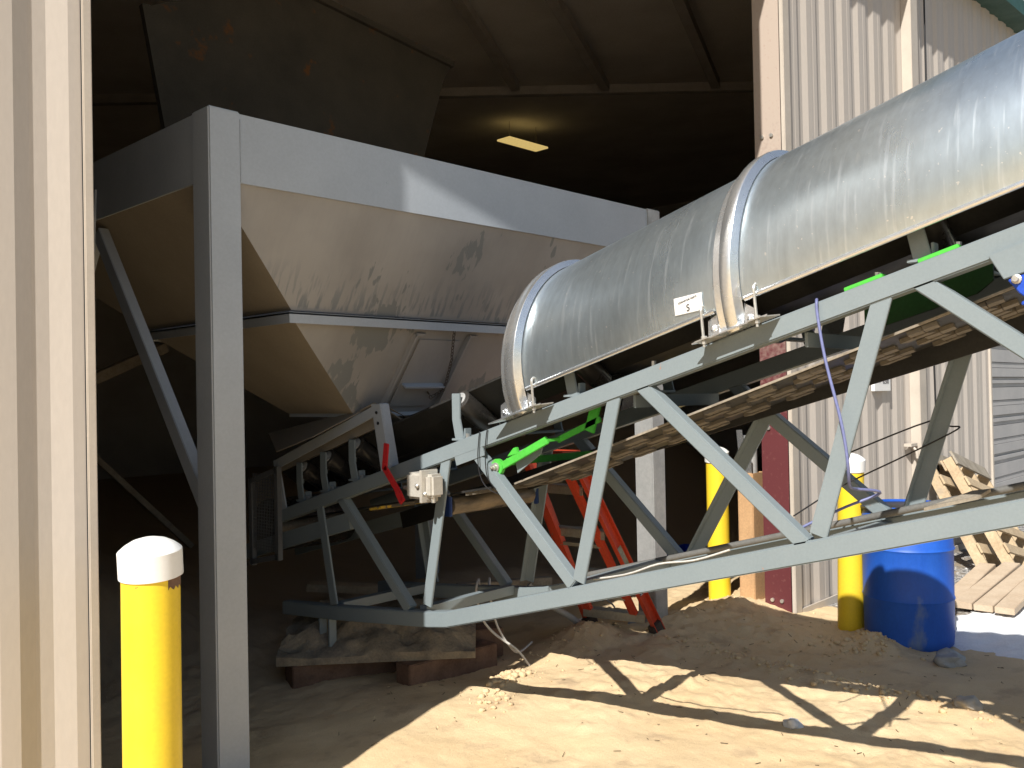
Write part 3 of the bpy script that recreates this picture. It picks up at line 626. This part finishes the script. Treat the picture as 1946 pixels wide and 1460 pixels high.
# skirtboard frame
sk = MB()
sk.beam((TX+.01, .86, 1.505), (TX+.01, 1.86, 1.175), .012, .055); sk.beam((TX+.04, .86, 1.53), (TX+.04, 1.86, 1.20), .055, .008)
sk.prism([(TX+.002, .845, 1.53), (TX+.002, .92, 1.53), (TX+.002, .84, 1.16), (TX+.002, .765, 1.19)], (.01, 0, 0))
sk.prism([(TX+.012, .845, 1.53), (TX+.012, .852, 1.53), (TX+.012, .772, 1.19), (TX+.012, .765, 1.19)], (.05, 0, 0))
sk.prism([(TX+.002, 1.82, 1.20), (TX+.002, 1.88, 1.20), (TX+.002, 1.80, .90), (TX+.002, 1.74, .92)], (.01, 0, 0))
sko = sk.build('skirt_frame', HOPP, cv, bevel=.002)
for (Y, z) in ((.872, 1.485), (.86, 1.43)):
    mb = MB(); mb.cyl((TX-.003, Y, z), (TX+.01, Y, z), .008, n=10); mb.build('bolt_hole', CABLEK, sko)
for x in (1.80, 2.47):
    mb = MB(); mb.prism([(x, .87, 1.49), (x, 1.9, 1.17), (x, 1.9, 1.12), (x, .87, 1.42)], (.012, 0, 0)); mb.build('skirt_plate', DUSTD, cv)
mb = MB(); mb.prism([(1.775, .86, 1.535), (1.99, .80, 1.42), (2.04, .80, 1.40), (1.80, .90, 1.53)], (0, .008, 0)); mb.prism([(1.77, .90, 1.54), (2.02, .87, 1.40), (2.02, .95, 1.38), (1.77, 1.02, 1.50)], (0, 0, -.006)); mb.build('skirt_flap', DUSTD, cv)
mb = MB(); mb.prism([(1.80, .98, 1.515), (1.80, 1.98, 1.36), (1.63, 1.62, 1.27), (1.66, 1.30, 1.36)], (0, 0, -.006)); mb.build('chute_plate', DUSTD, cv)
# scraper (lime green)
sc = MB(); X = 1.80
sc.beam((X, .02, 1.235), (X, -.27, 1.365), .014, .034); sc.beam((X+.08, -.26, 1.36), (X+.08, -.50, 1.455), .014, .026); sc.beam((X, -.262, 1.362), (X+.08, -.272, 1.366), .02, .014, (0, 1, 0)); sc.lathe((X-.010, .035, 1.235), (1, 0, 0), [(.01, 0), (.038, .0), (.038, .022), (.01, .022)], 24)
sc.prism([(X-.008, -.03, 1.285), (X-.008, -.07, 1.325), (X-.008, -.09, 1.33), (X-.008, -.10, 1.30)], (.016, 0, 0)); sc.beam((X+.08, -.44, 1.40), (X+.08, -.48, 1.52), .014, .05)
sco = sc.build('belt_scraper', LIME, cv, bevel=.002)
mb = MB(); mb.lathe((X-.012, .035, 1.235), (-1, 0, 0), [(.022, 0), (.022, .006), (.014, .008), (.014, .02), (.007, .022), (.007, .034), (.002, .036)], 14); mb.build('nut', ZINC, sco)
mb = MB(); mb.beam((X+.02, -.02, 1.26), (X+.60, -.02, 1.26), .04, .03, (0, 1, 0)); mb.build('scraper_bar', LIME, sco)
# green training frame plates behind the top chord
for Ya, Yb in ((-1.61, -1.735), (-1.845, -1.965)):
    gp = MB(); gp.beam((TX+.03, Ya, cz(Ya)+.007), (TX+.03, Yb, cz(Yb)+.007), .05, .014); gpo = gp.build('training_frame', LIME, cv, bevel=.002)
mb = MB(); mb.prism([(2.05, -1.56, cz(-1.56)-.02), (2.05, -1.98, cz(-1.98)-.01), (2.05, -1.98, cz(-1.98)-.08), (2.05, -1.93, cz(-1.93)-.105), (2.05, -1.60, cz(-1.60)-.105), (2.05, -1.56, cz(-1.56)-.09)], (.012, 0, 0)); mb.build('side_plate', SHADEGREEN, gpo)
for Y in (-1.71, -1.87):
    mb = MB(); mb.cyl((TX+.03, Y, cz(Y)+.012), (TX+.03, Y, cz(Y)+.028), .010, n=6); mb.build('bolt', ZINC, gpo)
# drive-side bracket at the right edge, grey plate and blue hanger
mb = MB(); mb.prism([(TX-.012, -2.05, cz(-2.05)-.060), (TX-.012, -2.5, cz(-2.5)-.045), (TX-.012, -2.5, cz(-2.5)-.145), (TX-.012, -2.09, cz(-2.09)-.145)], (.010, 0, 0)); bp = mb.build('hanger_plate', PAINT, cv, bevel=.002)
mb = MB(); mb.prism([(TX-.014, -2.10, cz(-2.10)-.150), (TX-.014, -2.45, cz(-2.45)-.15), (TX-.014, -2.45, cz(-2.45)-.36), (TX-.014, -2.20, cz(-2.2)-.33), (TX-.014, -2.16, cz(-2.16)-.29), (TX-.014, -2.165, cz(-2.165)-.24), (TX-.014, -2.13, cz(-2.13)-.20)], (.014, 0, 0))
mb.beam((TX-.02, -2.14, cz(-2.14)-.235), (TX-.02, -2.45, cz(-2.45)-.235), .03, .012); mb.build('blue_hanger', BLUE, cv, bevel=.003)
mb = MB(); mb.lathe((TX-.014, -2.125, cz(-2.125)-.158), (-1, 0, 0), [(.014, 0), (.014, .006), (.008, .008), (.008, .02)], 12); mb.build('bolt', ZINC, bp)
# limit switch with red lever
sw = MB(); sw.box(1.655, 1.745, .40, .52, 1.075, 1.20); sw.box(1.670, 1.750, .345, .40, 1.085, 1.195)
swo = sw.build('pull_cord_switch', CAST, cv, bevel=.012)
mb = MB(); mb.box(1.645, 1.752, .392, .408, 1.06, 1.215); mb.build('box_flange', CAST, swo, bevel=.003)
mb = MB()
for z in (1.14, 1.085): mb.lathe((1.650, .425, z) if z > 1.1 else (1.650, .37, z+.02), (-1, 0, 0), [(.012, 0), (.012, .006), (.006, .012)], 12)
mb.lathe((1.70, .53, 1.12), (0, 1, 0), [(.018, -.02), (.018, .02), (.01, .03), (.01, .05)], 16); mb.cyl((1.70, .37, 1.06), (1.70, .37, 1.085), .012, n=12); mb.build('screw', ZINC, swo, smooth=.7)
mb = MB(); mb.beam((1.675, .685, 1.335), (1.675, .705, 1.20), .008, .040); mb.beam((1.675, .705, 1.215), (1.675, .590, 1.09), .008, .040); mb.beam((1.674, .605, 1.105), (1.674, .565, 1.05), .010, .044); mb.build('red_lever', RED, swo, bevel=.003)

# ---- galvanised hood
HC = (2.13, .125); HR = .445
def arc(R_, a0, a1, n, Y, base=1.519):
    return [V(HC[0]-R_*math.cos(t), Y, base+b*Y+HC[1]+R_*math.sin(t)) for t in [a0+(a1-a0)*i/n for i in range(n+1)]]
A0 = -math.asin(HC[1]/HR); A1 = math.pi-A0
def hood(y0, y1, lap):
    mb = MB(); N = 40; K = max(2, int(abs(y1-y0)/.05)); rg = []
    for k in range(K+1):
        Y = y0+(y1-y0)*k/K
        o_ = arc(HR, A0, A1, N, Y); i_ = arc(HR-.004, A0, A1, N, Y)[::-1]
        for q in (o_,):
            for i, p in enumerate(q):
                dv = 0.0014*noise.noise(V(p.x*2.2, p.y*1.6, p.z*2.2)+V(lap*5, 0, 0)); n_ = V(p.x-HC[0], 0, p.z-(1.519+b*Y+HC[1])).normalized(); q[i] = p+n_*dv
        rg.append(o_+i_)
    return mb.rings(rg)
Yb1, Yb2 = (-.12, -.235), (-1.175, -1.275)
h1 = hood(-.20, -1.22, 0).build('hood_section', GALV, cv, smooth=.6)
h2 = hood(-1.225, YE, 1).build('hood_section', GALV, cv, smooth=.6)
def rail(y0, y1, par):
    mb = MB(); x = HC[0]-HR*math.cos(A0); mb.path([(x-.002, y0, 1.519+b*y0), (x-.002, y1, 1.519+b*y1)], .0095, 12, 0); mb.build('rolled_edge', GALVB, par, smooth=1)
    mb = MB(); x = HC[0]+HR*math.cos(A0); mb.path([(x, y0, 1.519+b*y0), (x, y1, 1.519+b*y1)], .0095, 12, 0); mb.build('rolled_edge', GALVB, par, smooth=1)
rail(-.245, -1.165, h1); rail(-1.285, YE, h2)
def band(y0, y1):
    mb = MB(); N = 44; a0 = A0-.20; a1 = math.pi-a0
    prf = [(y0, HR+.004), (y0, HR+.012), (y0-.006, HR+.016), (y0-.030, HR+.014), (y0-.040, HR+.034), (y0-.046, HR+.036), (y1+.022, HR+.036), (y1+.016, HR+.033), (y1+.004, HR+.010), (y1, HR+.004)]
    rg = []
    for i in range(N+1):
        t = a0+(a1-a0)*i/N; rg.append([V(HC[0]-r*math.cos(t), Y, 1.519+b*Y+HC[1]+r*math.sin(t)) for Y, r in prf])
    mb.rings(rg); bo = mb.build('hood_band', GALVB, cv, smooth=.5)
    ym = (y0+y1)/2; x = HC[0]-(HR+.02)*math.cos(a0)
    mb = MB(); z = cz(ym)
    mb.prism([(x-.03, y0+.10, cz(y0+.10)+.004), (x-.03, y1-.10, cz(y1-.10)+.004), (x+.06, y1-.02, cz(y1-.02)+.004), (x+.06, y0+.02, cz(y0+.02)+.004)], (0, 0, .006))
    for Yt, s_ in ((y0, 1), (y1, -1)):
        mb.prism([(x-.004, Yt, cz(Yt)+.005), (x-.004, Yt+s_*.045, cz(Yt+s_*.045)+.005), (x-.004, Yt+s_*.045, cz(Yt)+.06), (x-.004, Yt, cz(Yt)+.085)], (.005, 0, 0))
        mb.lathe((x-.004, Yt+s_*.022, cz(Yt)+.032), (-1, 0, 0), [(.013, 0), (.013, .004), (.007, .006), (.006, .014)], 10)
    mb.build('clamp_bracket', GALVB, bo)
    for Yt, s_ in ((y0, 1), (y1, -1)):
        if Yt == y0 and y0 > -.5: continue
        Yh = Yt+s_*.055; zz = cz(Yh); xr = HC[0]-HR*math.cos(A0)
        mb = MB(); mb.path([(xr+.03, Yh, 1.519+b*Yh+.026), (xr+.0, Yh, 1.519+b*Yh+.034), (xr-.018, Yh, 1.519+b*Yh+.022), (xr-.018, Yh-.002, 1.519+b*Yh-.02), (xr-.018, Yh-.01, zz-.02)], .0055, 8, 5)
        mb.cyl((xr-.018, Yh-.009, zz+.010), (xr-.018, Yh-.009, zz+.020), .011, n=6); mb.cyl((xr-.018, Yh-.01, zz-.008), (xr-.018, Yh-.01, zz+.002), .010, n=6)
        mb.prism([(xr-.035, Yh+.02, cz(Yh+.02)+.002), (xr-.035, Yh-.03, cz(Yh-.03)+.002), (xr+.05, Yh-.06, cz(Yh-.06)+.002), (xr+.05, Yh+.03, cz(Yh+.03)+.002)], (0, 0, .005))
        mb.build('hook_bolt', ZINC, bo, smooth=.7)
    return bo
band(*Yb1); band(*Yb2)
# sticker on the hood
def onhood(Y, h, e=.0025):
    ang = math.asin((h-HC[1])/HR); return V(HC[0]-(HR+e)*math.cos(ang), Y, 1.519+b*Y+h)
mb = MB(); K = 6
mb.rings([[onhood(-1.008, .038+.062*k/K, .005) for k in range(K+1)], [onhood(-1.125, .020+.062*k/K, .005) for k in range(K+1)]], cap=False, closed=False)
sto = mb.build('sticker', PAPER, h1)
c = onhood(-1.065, .055, .0065); yv = (onhood(-1.066, .09)-onhood(-1.066, .03)).normalized()
text_mesh('lettering', 'S', .034, INK, frame(c-yv*.008, (0, -1, -b), yv), sto)
text_mesh('lettering', 'CONVEYOR PARTS', .0095, INK, frame(c+yv*.021, (0, -1, -b), yv), sto)

# pipe and cables along the bottom chord
mb = MB(); mb.path([(2.40, .10, bz(.10)+.02), (2.42, -1.0, bz(-1.0)+.018), (2.40, -2.4, bz(-2.4)+.02), (2.40, YE, bz(YE)+.02)], .014, 10, 3); mb.build('conduit', mat('dark_conduit', (.14, .14, .135), rough=.6), cv, smooth=1)
mb = MB(); mb.path([(1.90, -.3, bz(-.3)+.02), (1.86, -.62, bz(-.62)+.006), (1.85, -.8, bz(-.8)+.022), (1.87, -.95, bz(-.95)+.008), (1.88, -1.1, bz(-1.1)+.02)], .004, 8, 4)
tag(mb.build('chord_cable', CABLE, smooth=1), 'pale cable lying along the lower chord of the conveyor truss', 'cable')
mb = MB(); mb.path([(1.90, -1.44, cz(-1.44)-.06), (1.80, -1.50, cz(-1.50)+.006), (1.752, -1.522, cz(-1.52)+.003), (1.745, -1.527, 1.81), (1.735, -1.555, 1.66), (1.735, -1.60, 1.47), (1.74, -1.615, 1.37), (1.75, -1.617, 1.30), (1.80, -1.60, 1.24), (1.90, -1.58, 1.22)], .0052, 8, 6)
mb.path([(1.90, -1.58, 1.22), (2.0, -1.62, 1.20), (1.95, -1.52, 1.15), (1.86, -1.42, 1.09), (1.84, -1.36, 1.05)], .0052, 8, 6)
tag(mb.build('draped_cable', CABLEV, smooth=1), 'thin violet-blue cable draped over the upper chord and hanging down across a brace', 'cable')
mb = MB(); mb.path([(1.752, .10, cz(.1)+.004), (1.75, .105, 1.36), (1.747, .11, 1.28), (1.748, .10, 1.20), (1.75, .05, 1.14), (1.80, -.02, 1.10)], .0028, 6, 5)
mb.path([(1.752, .05, cz(.05)+.004), (1.748, .06, 1.34), (1.746, .06, 1.26), (1.748, .05, 1.19), (1.75, 0, 1.14)], .0028, 6, 5)
tag(mb.build('black_wire_tie', CABLEK, smooth=1), 'thin black wire looped around the first truss joint near the white switch box', 'wire')
mb = MB(); mb.path([(2.40, -1.33, 1.30), (2.50, -1.62, 1.43), (2.54, -1.68, 1.41), (2.50, -1.72, 1.40), (2.44, -1.55, 1.30), (2.30, -1.35, 1.18), (2.1, -1.25, 1.08)], .0032, 6, 5)
tag(mb.build('black_tie_cable', CABLEK, smooth=1), 'black cable tied round the dark far brace above the blue barrel', 'cable')
# wood scrap lying on the chord
mb = MB(); mb.prism([(2.30, -1.66, bz(-1.66)+.004), (2.32, -1.84, bz(-1.84)+.006), (2.36, -1.87, bz(-1.87)+.022), (2.39, -1.80, bz(-1.8)+.028), (2.38, -1.68, bz(-1.68)+.008)], (0, 0, .012))
tag(mb.build('wood_scrap', GREYW), 'broken brown wood scrap lying on the lower chord in front of the barrel', 'wood scrap')

# ---------------------------------------------------------------- ground items near the truss
def timber(name, A, d, L, w_, h, z0, label, mt=TIMBER):
    A = V(*A); d = V(d[0], d[1], 0).normalized(); n_ = V(-d.y, d.x, 0); mb = MB()
    mb.prism([A+V(0, 0, z0), A+d*L+V(0, 0, z0), A+d*L+n_*w_+V(0, 0, z0), A+n_*w_+V(0, 0, z0)], (0, 0, h))
    return tag(mb.build(name, mt, bevel=.006, off=(A.x, A.y, z0)), label, 'timber block', 'timber blocks under the conveyor foot')
timber('timber_block', (1.555, 1.374, 0), (.96, -.28), .62, .15, .14, -.02, 'brown timber block under the left end of the sand-caked slab')
timber('timber_block', (1.975, .905, 0), (.995, -.09), .62, .13, .14, -.02, 'brown timber block angled under the front middle of the sand-caked slab')
timber('timber_block', (2.50, 1.06, 0), (.86, -.5), .26, .16, .17, .0, 'short brown timber block behind the right end of the sand-caked slab')
sb = MB(); A, B, C, D = V(1.50, 1.45, .125), V(2.31, .74, .125), V(2.72, 1.16, .17), V(1.90, 1.90, .17); N = 26; vs = []
for j in range(N+1):
    for i in range(N+1):
        u, v_ = i/N, j/N; p = A.lerp(B, u).lerp(D.lerp(C, u), v_); hgt = .035+.13*math.sin(min(1, v_*1.6)*1.57)*min(1, (u*6+.15))*min(1, (1-u)*9+.1)+.055*noise.fractal(p*7, .6, 2, 5)*min(1, v_*6+.1)+.02*noise.noise(p*2.2)
        vs.append(p+V(0, 0, max(.02, hgt)))
n1 = len(vs); vs += [V(p.x, p.y, .12+.045*(k//(N+1))/N) for k, p in enumerate(vs)]
fs = []
for j in range(N):
    for i in range(N):
        a = j*(N+1)+i; fs += [(a, a+1, a+N+2, a+N+1), (n1+a, n1+a+N+1, n1+a+N+2, n1+a+1)]
for i in range(N):
    a = i; fs.append((a, n1+a, n1+a+1, a+1)); a = N*(N+1)+i; fs.append((a, a+1, n1+a+1, n1+a)); a = i*(N+1); fs.append((a, a+N+1, n1+a+N+1, n1+a)); a = i*(N+1)+N; fs.append((a, n1+a, n1+a+N+1, a+N+1))
sb.add(vs, fs); tag(sb.build('support_slab', SLAB, smooth=.9), 'tilted slab caked with sand under the lower end of the conveyor', 'slab')
def lumber(A, B, w_, h, label, mt=PALLET, name='lumber_plank', cat='plank', group=None):
    mb = MB(); mb.beam(A, B, w_, h, V(B[0]-A[0], B[1]-A[1], B[2]-A[2]).cross(V(0, 0, 1))); return tag(mb.build(name, mt, bevel=.003), label, cat, group)
lumber((2.3, 2.35, .30), (3.3, 1.45, .20), .12, .05, 'tan plank lying on the shaded sand behind the conveyor foot')
lumber((2.75, 1.35, .34), (3.35, 1.1, .32), .07, .07, 'grey bar catching two spots of sun behind the first truss kink', GREYW, 'floor_bar', 'bar')
# white cables to the ground and pvc elbow
mb = MB(); mb.path([(2.55, .95, .42), (2.50, .90, .50), (2.44, .86, .44), (2.46, .84, .30), (2.52, .80, .20), (2.62, .72, .10), (2.68, .68, gz(2.68, .68))], .0075, 8, 6)
tag(mb.build('white_cable', CABLE, smooth=1), 'white cable looping down from the truss to the edge of the sunlit sand, left one', 'cable')
mb = MB(); mb.path([(2.60, .92, .44), (2.56, .87, .50), (2.52, .83, .42), (2.54, .80, .25), (2.60, .76, .12), (2.72, .80, .05), (2.9, .86, .06)], .0065, 8, 6)
tag(mb.build('white_cable', CABLE, smooth=1), 'thinner white cable hanging just right of the looping cable under the lower chord', 'cable')
mb = MB(); mb.path([(3.05, 1.02, .36), (3.15, .95, .24), (3.27, .86, .14), (3.33, .80, .06), (3.28, .76, .03), (3.2, .76, .03)], .021, 12, 5)
tag(mb.build('conduit_elbow', PVC, smooth=1), 'bent grey plastic conduit ending in the sand beside the orange ladder', 'conduit')
mb = MB(); mb.path([(3.3, .86, gz(3.3, .86)+.02), (3.5, .98, .06), (3.8, .92, .07), (3.9, 1.1, .12), (3.7, 1.3, .22)], .006, 8, 6)
tag(mb.build('floor_cable', CABLE, smooth=1), 'thin pale cable curling over the shaded sand behind the ladder', 'cable')

# ---------------------------------------------------------------- ladder
ld_ = thing('step_ladder', (3.5, .58, 0), 'orange fibreglass step ladder with aluminium treads standing behind the truss', 'ladder')
RB, RTp = V(3.565, .385, .05), V(2.80, .42, 1.21); LB, LTp = V(3.45, .82, .05), V(2.83, .80, 1.21)
def channel(A, B, sgn, nm, mt, w_=.075, d_=.028):
    mb = MB(); d = (B-A).normalized(); mb.beam(A, B, .005, w_, (0, 1, 0)); f = d.cross(V(0, 1, 0)).normalized()
    for q in (1, -1): mb.beam(A+f*q*(w_/2-.002)-V(0, sgn*d_/2, 0), B+f*q*(w_/2-.002)-V(0, sgn*d_/2, 0), d_, .005, (0, 1, 0))
    return mb.build(nm, mt, ld_)
r1 = channel(RB, RTp, 1, 'side_rail', ORANGE); channel(LB, LTp, -1, 'side_rail', ORANGE)
for k in range(4):
    t = [.12, .36, .60, .84][k]; A = RB.lerp(RTp, t); B = LB.lerp(LTp, t)
    mb = MB(); mb.beam(A+V(0, .01, 0), B-V(0, .01, 0), .085, .006, (1, 0, 0)); mb.beam(A+V(.03, .01, -.02), B+V(.03, -.01, -.02), .006, .035, (1, 0, 0)); mb.beam(A+V(-.042, .01, -.025), B+V(-.042, -.01, -.025), .006, .045, (1, 0, 0)); mb.build('tread', ALU, ld_)
mb = MB(); mb.box(2.66, 2.86, .38, .76, 1.205, 1.24); mb.build('top_cap', ORANGE, ld_, bevel=.006)
RR1, RR2 = V(2.80, .42, 1.16), V(3.02, .98, .10)
for (A, B) in ((V(2.76, .47, 1.18), V(3.40, .46, .20)), (V(2.76, .75, 1.18), V(3.33, .76, .20))):
    mb = MB(); mb.beam(A, B, .028, .05); mb.build('rear_leg', ORANGE, ld_)
for z in (.3, .65): mb = MB(); A = V(3.53-.65*z, .47, z); B = V(3.46-.6*z, .75, z); mb.beam(A, B, .02, .03, (0, 0, 1)); mb.build('rear_bar', ALU, ld_)
for P in (RB, LB):
    mb = MB(); d = (RTp-RB).normalized(); mb.beam(P+d*.10, P-V(-.02, 0, .07), .05, .10, (0, 1, 0)); mb.build('shoe', DARKFOOT, ld_, bevel=.006)
# stickers on right rail
for t, L, mt_ in ((.40, .22, mat('faded_green_label', (.16, .22, .12), (.35, .36, .30), scale=16, rough=.5)), (.235, .09, INK)):
    A = RB.lerp(RTp, t)+V(0, -.0045, 0); B = RB.lerp(RTp, t+L*.5)+V(0, -.0045, 0); mb = MB(); mb.beam(A, B, .002, .05, (0, 1, 0)); so_ = mb.build('label_plate', mt_, ld_)
    if mt_ is INK:
        d = (B-A).normalized(); text_mesh('lettering', 'M/W', .032, PAPER, frame(A.lerp(B, .5)+V(0, -.0016, 0), -d, V(0, 1, 0).cross(d) if V(0, 1, 0).cross(d).x > 0 else -V(0, 1, 0).cross(d)), so_)

# ---------------------------------------------------------------- barrel
br = thing('plastic_barrel', (4.60, -.755, 0), 'open-topped scuffed blue plastic barrel beside the right yellow bollard', 'barrel')
RB_ = .260
BH = -.035
pf = [(.02, .0), (RB_-.03, .0), (RB_-.008, .02), (RB_-.003, .06), (RB_, .27), (RB_+.006, .285), (RB_, .30), (RB_+.002, .56), (RB_+.010, .575), (RB_+.002, .59), (RB_-.002, .75), (RB_-.012, .79), (RB_-.006, .80), (RB_-.006, .82), (RB_-.018, .823), (RB_-.022, .79), (RB_-.015, .70), (RB_-.02, .06), (.02, .05)]
mb = MB(); mb.lathe((4.60, -.755, -.02), (0, 0, 1), [(r_, h_*1.045) for r_, h_ in pf], 64); mb.build('drum', BARREL, br, smooth=.7)
mb = MB(); mb.lathe((4.60, -.755, .805), (0, 0, 1), [(RB_-.002, 0), (RB_+.004, .004), (RB_+.004, .016), (RB_-.002, .02)], 48); mb.build('lock_ring', CABLEK, br, smooth=.7)
mb = MB(); mb.prism([(4.42, -.62, .55), (4.50, -.60, .55), (4.46, -.56, .885), (4.40, -.60, .87)], (.01, .012, 0)); tag(mb.build('stick', GREYW), 'grey offcut poking over the rim of the blue barrel', 'stick')

# ---------------------------------------------------------------- inside doorway: crate, cardboard box with studs
ct = thing('plastic_crate', (5.62, 1.55, 0), 'blue plastic crate on the sand behind the inner bollard', 'crate')
mb = MB(); x0, x1, y0, y1 = 5.42, 5.86, 1.32, 1.68; zb_ = gz(5.6, 1.5)
for (a, b_, c_, d_) in ((x0, x1, y0, y0+.015), (x0, x1, y1-.015, y1), (x0, x0+.015, y0+.016, y1-.016), (x1-.015, x1, y0+.016, y1-.016)):
    mb.box(a, b_, c_, d_, zb_+.0, zb_+.16); mb.box(a-.006 if b_-a < .1 else a, b_+.006 if b_-a < .1 else b_, c_-.006 if d_-c_ < .1 else c_, d_+.006 if d_-c_ < .1 else d_, zb_+.161, zb_+.185)
mb.box(x0+.016, x1-.016, y0+.016, y1-.016, zb_, zb_+.01); mb.build('body', CRATE, ct)
mb = MB()
for k in range(9): mb.box(x0-.008, x0-.001, y0+.02+k*.038, y0+.03+k*.038, zb_+.01, zb_+.15); mb.box(x0+.03+k*.045, x0+.04+k*.045, y0-.008, y0-.001, zb_+.01, zb_+.15)
mb.build('rib', CRATE, ct)
cb = thing('cardboard_box', (4.72, .37, 0), 'tall narrow cardboard box leaning on the maroon column with metal strips inside', 'cardboard box')
z1 = 1.0; mb = MB(); x0, x1, y0, y1 = 4.585, 4.76, .28, .40; zt = .98
for (a, b_, c_, d_) in ((x0, x1, y0, y0+.006), (x0, x1, y1-.006, y1), (x0, x0+.006, y0+.007, y1-.007), (x1-.006, x1, y0+.007, y1-.007)): mb.box(a, b_, c_, d_, .0, zt)
mb.build('carton', CARD, cb, bevel=.002)
mb = MB(); mb.box(x0-.002, x0-.0005, .32, .355, .86, .875); mb.build('hand_hole', CABLEK, cb)
def stud(A, B, label):
    mb = MB(); mb.beam(A, B, .004, .045); mb.beam(V(*A)+V(.012, 0, 0), V(*B)+V(.012, 0, 0), .02, .004); return tag(mb.build('metal_strip', GALVB), label, 'metal strip', 'metal strips in the cardboard box')
stud((4.64, .33, .10), (4.62, .33, 1.09), 'short upright galvanised strip at the front of the cardboard box')
stud((4.72, .36, .10), (4.66, .42, 1.28), 'taller galvanised strip tilted away from the maroon column')
stud((4.74, .38, .10), (4.70, .40, 1.24), 'galvanised strip between the short one and the maroon column')
mb = MB(); mb.lathe((4.70, .36, .6), (0, 0, 1), [(.045, 0), (.05, 0), (.05, .56), (.045, .56)], 24); tag(mb.build('clear_tube', PVC, smooth=.6), 'grey rolled tube standing in the cardboard box next to the maroon column', 'tube')

# ---------------------------------------------------------------- pallets
def pallet(name, label, group, boards_front=5, weather=(0,)):
    r = thing(name, (0, 0, 0), label, 'pallet', group)     # local: x width 1.0, z height 1.2, y depth
    for x in (.02, .48, .94):
        mb = MB(); mb.box(x, x+.04, 0.018, .107, 0, 1.15); mb.build('stringer', PALLET, r, bevel=.002)
    for k in range(boards_front):
        z = k*(1.15-.09)/(boards_front-1); mb = MB(); mb.box(0, .98, -.002, .0165, z, z+.09+.04*(k == boards_front-1)); mb.build('deck_board', GREYW if k in weather else PALLET, r, bevel=.002)
    for k in range(3):
        z = k*(1.15-.10)/2; mb = MB(); mb.box(0, .98, .1085, .126, z, z+.10); mb.build('bottom_board', PALLET, r, bevel=.002)
    return r
G = 'pallets leaning against the wall'
pa = pallet('wooden_pallet', 'front wooden pallet leaning by the garage door, with grey weathered boards', G, 6, (5, 3))
pa.location = (7.07, -.78, .0); pa.rotation_euler = (R(-31), R(13), 0)
pb = copy_tree(pa); pb.location = (6.90, -.62, .0); pb.rotation_euler = (R(-29), R(11), R(2)); pb['label'] = 'second wooden pallet half hidden behind the front leaning one'
BG = 'loose boards in front of the pallets'
for k, (A, B, L) in enumerate((((5.66, -.665), (6.80, -.585), 'pale board lying on the gravel, nearest to the blue barrel'), ((5.50, -.79), (6.90, -.74), 'second pale board from the barrel, its end on the gravel'),
                              ((5.47, -.93), (6.80, -.90), 'third pale board from the barrel'), ((5.44, -1.07), (6.65, -1.03), 'outermost pale board, farthest from the wall'))):
    A = V(*A, .04+.008*k); B = V(*B, .10+.01*k); mb = MB(); mb.beam(A, B, .12, .045, (0, 1, 0)); tag(mb.build('loose_board', BOARD, bevel=.003), L, 'board', BG)

# ---------------------------------------------------------------- dim things inside on the left
lumber((.9, 5.0, .2), (.4, 3.6, 2.3), .25, .05, 'dim tan plank leaning in the dark behind the left side of the hopper', PALLET)
lumber((-.3, 4.0, .9), (2.2, 4.2, 2.0), .10, .08, 'slanting dusty beam in the dark under the hopper', GREYW, 'leaning_beam', 'beam')
lumber((1.2, 4.6, .0), (1.0, 3.9, 1.7), .14, .04, 'thin dark plank standing under the hopper in the gloom', TIMBER)

lumber((1.9, 5.6, .1), (1.2, 4.9, 2.6), .22, .04, 'broad pale plank leaning upright in the dark left of the hopper cone', PALLET)
lumber((2.9, 5.2, .2), (1.7, 5.4, 1.5), .10, .05, 'short plank crossing behind the leaning planks in the dark', GREYW)
# base plates and weld beads on the hopper posts
for x, y in ((HX0, HY0), (HX1-pw, HY0)):
    mb = MB(); mb.box(x-.05, x+pw+.05, y-.05, y+pw+.05, gz(x, y)-.08, gz(x, y)-.035); mb.build('base_plate', HOPP, hp, bevel=.003)
for x in (HX0+pw+.004, HX1-pw-.004):
    mb = MB(); mb.path([(x, HY0+.007, ZB+.002+k*.02) for k in range(14)], .004, 6, 0); mb.build('weld_bead', HOPP, hp, smooth=1)
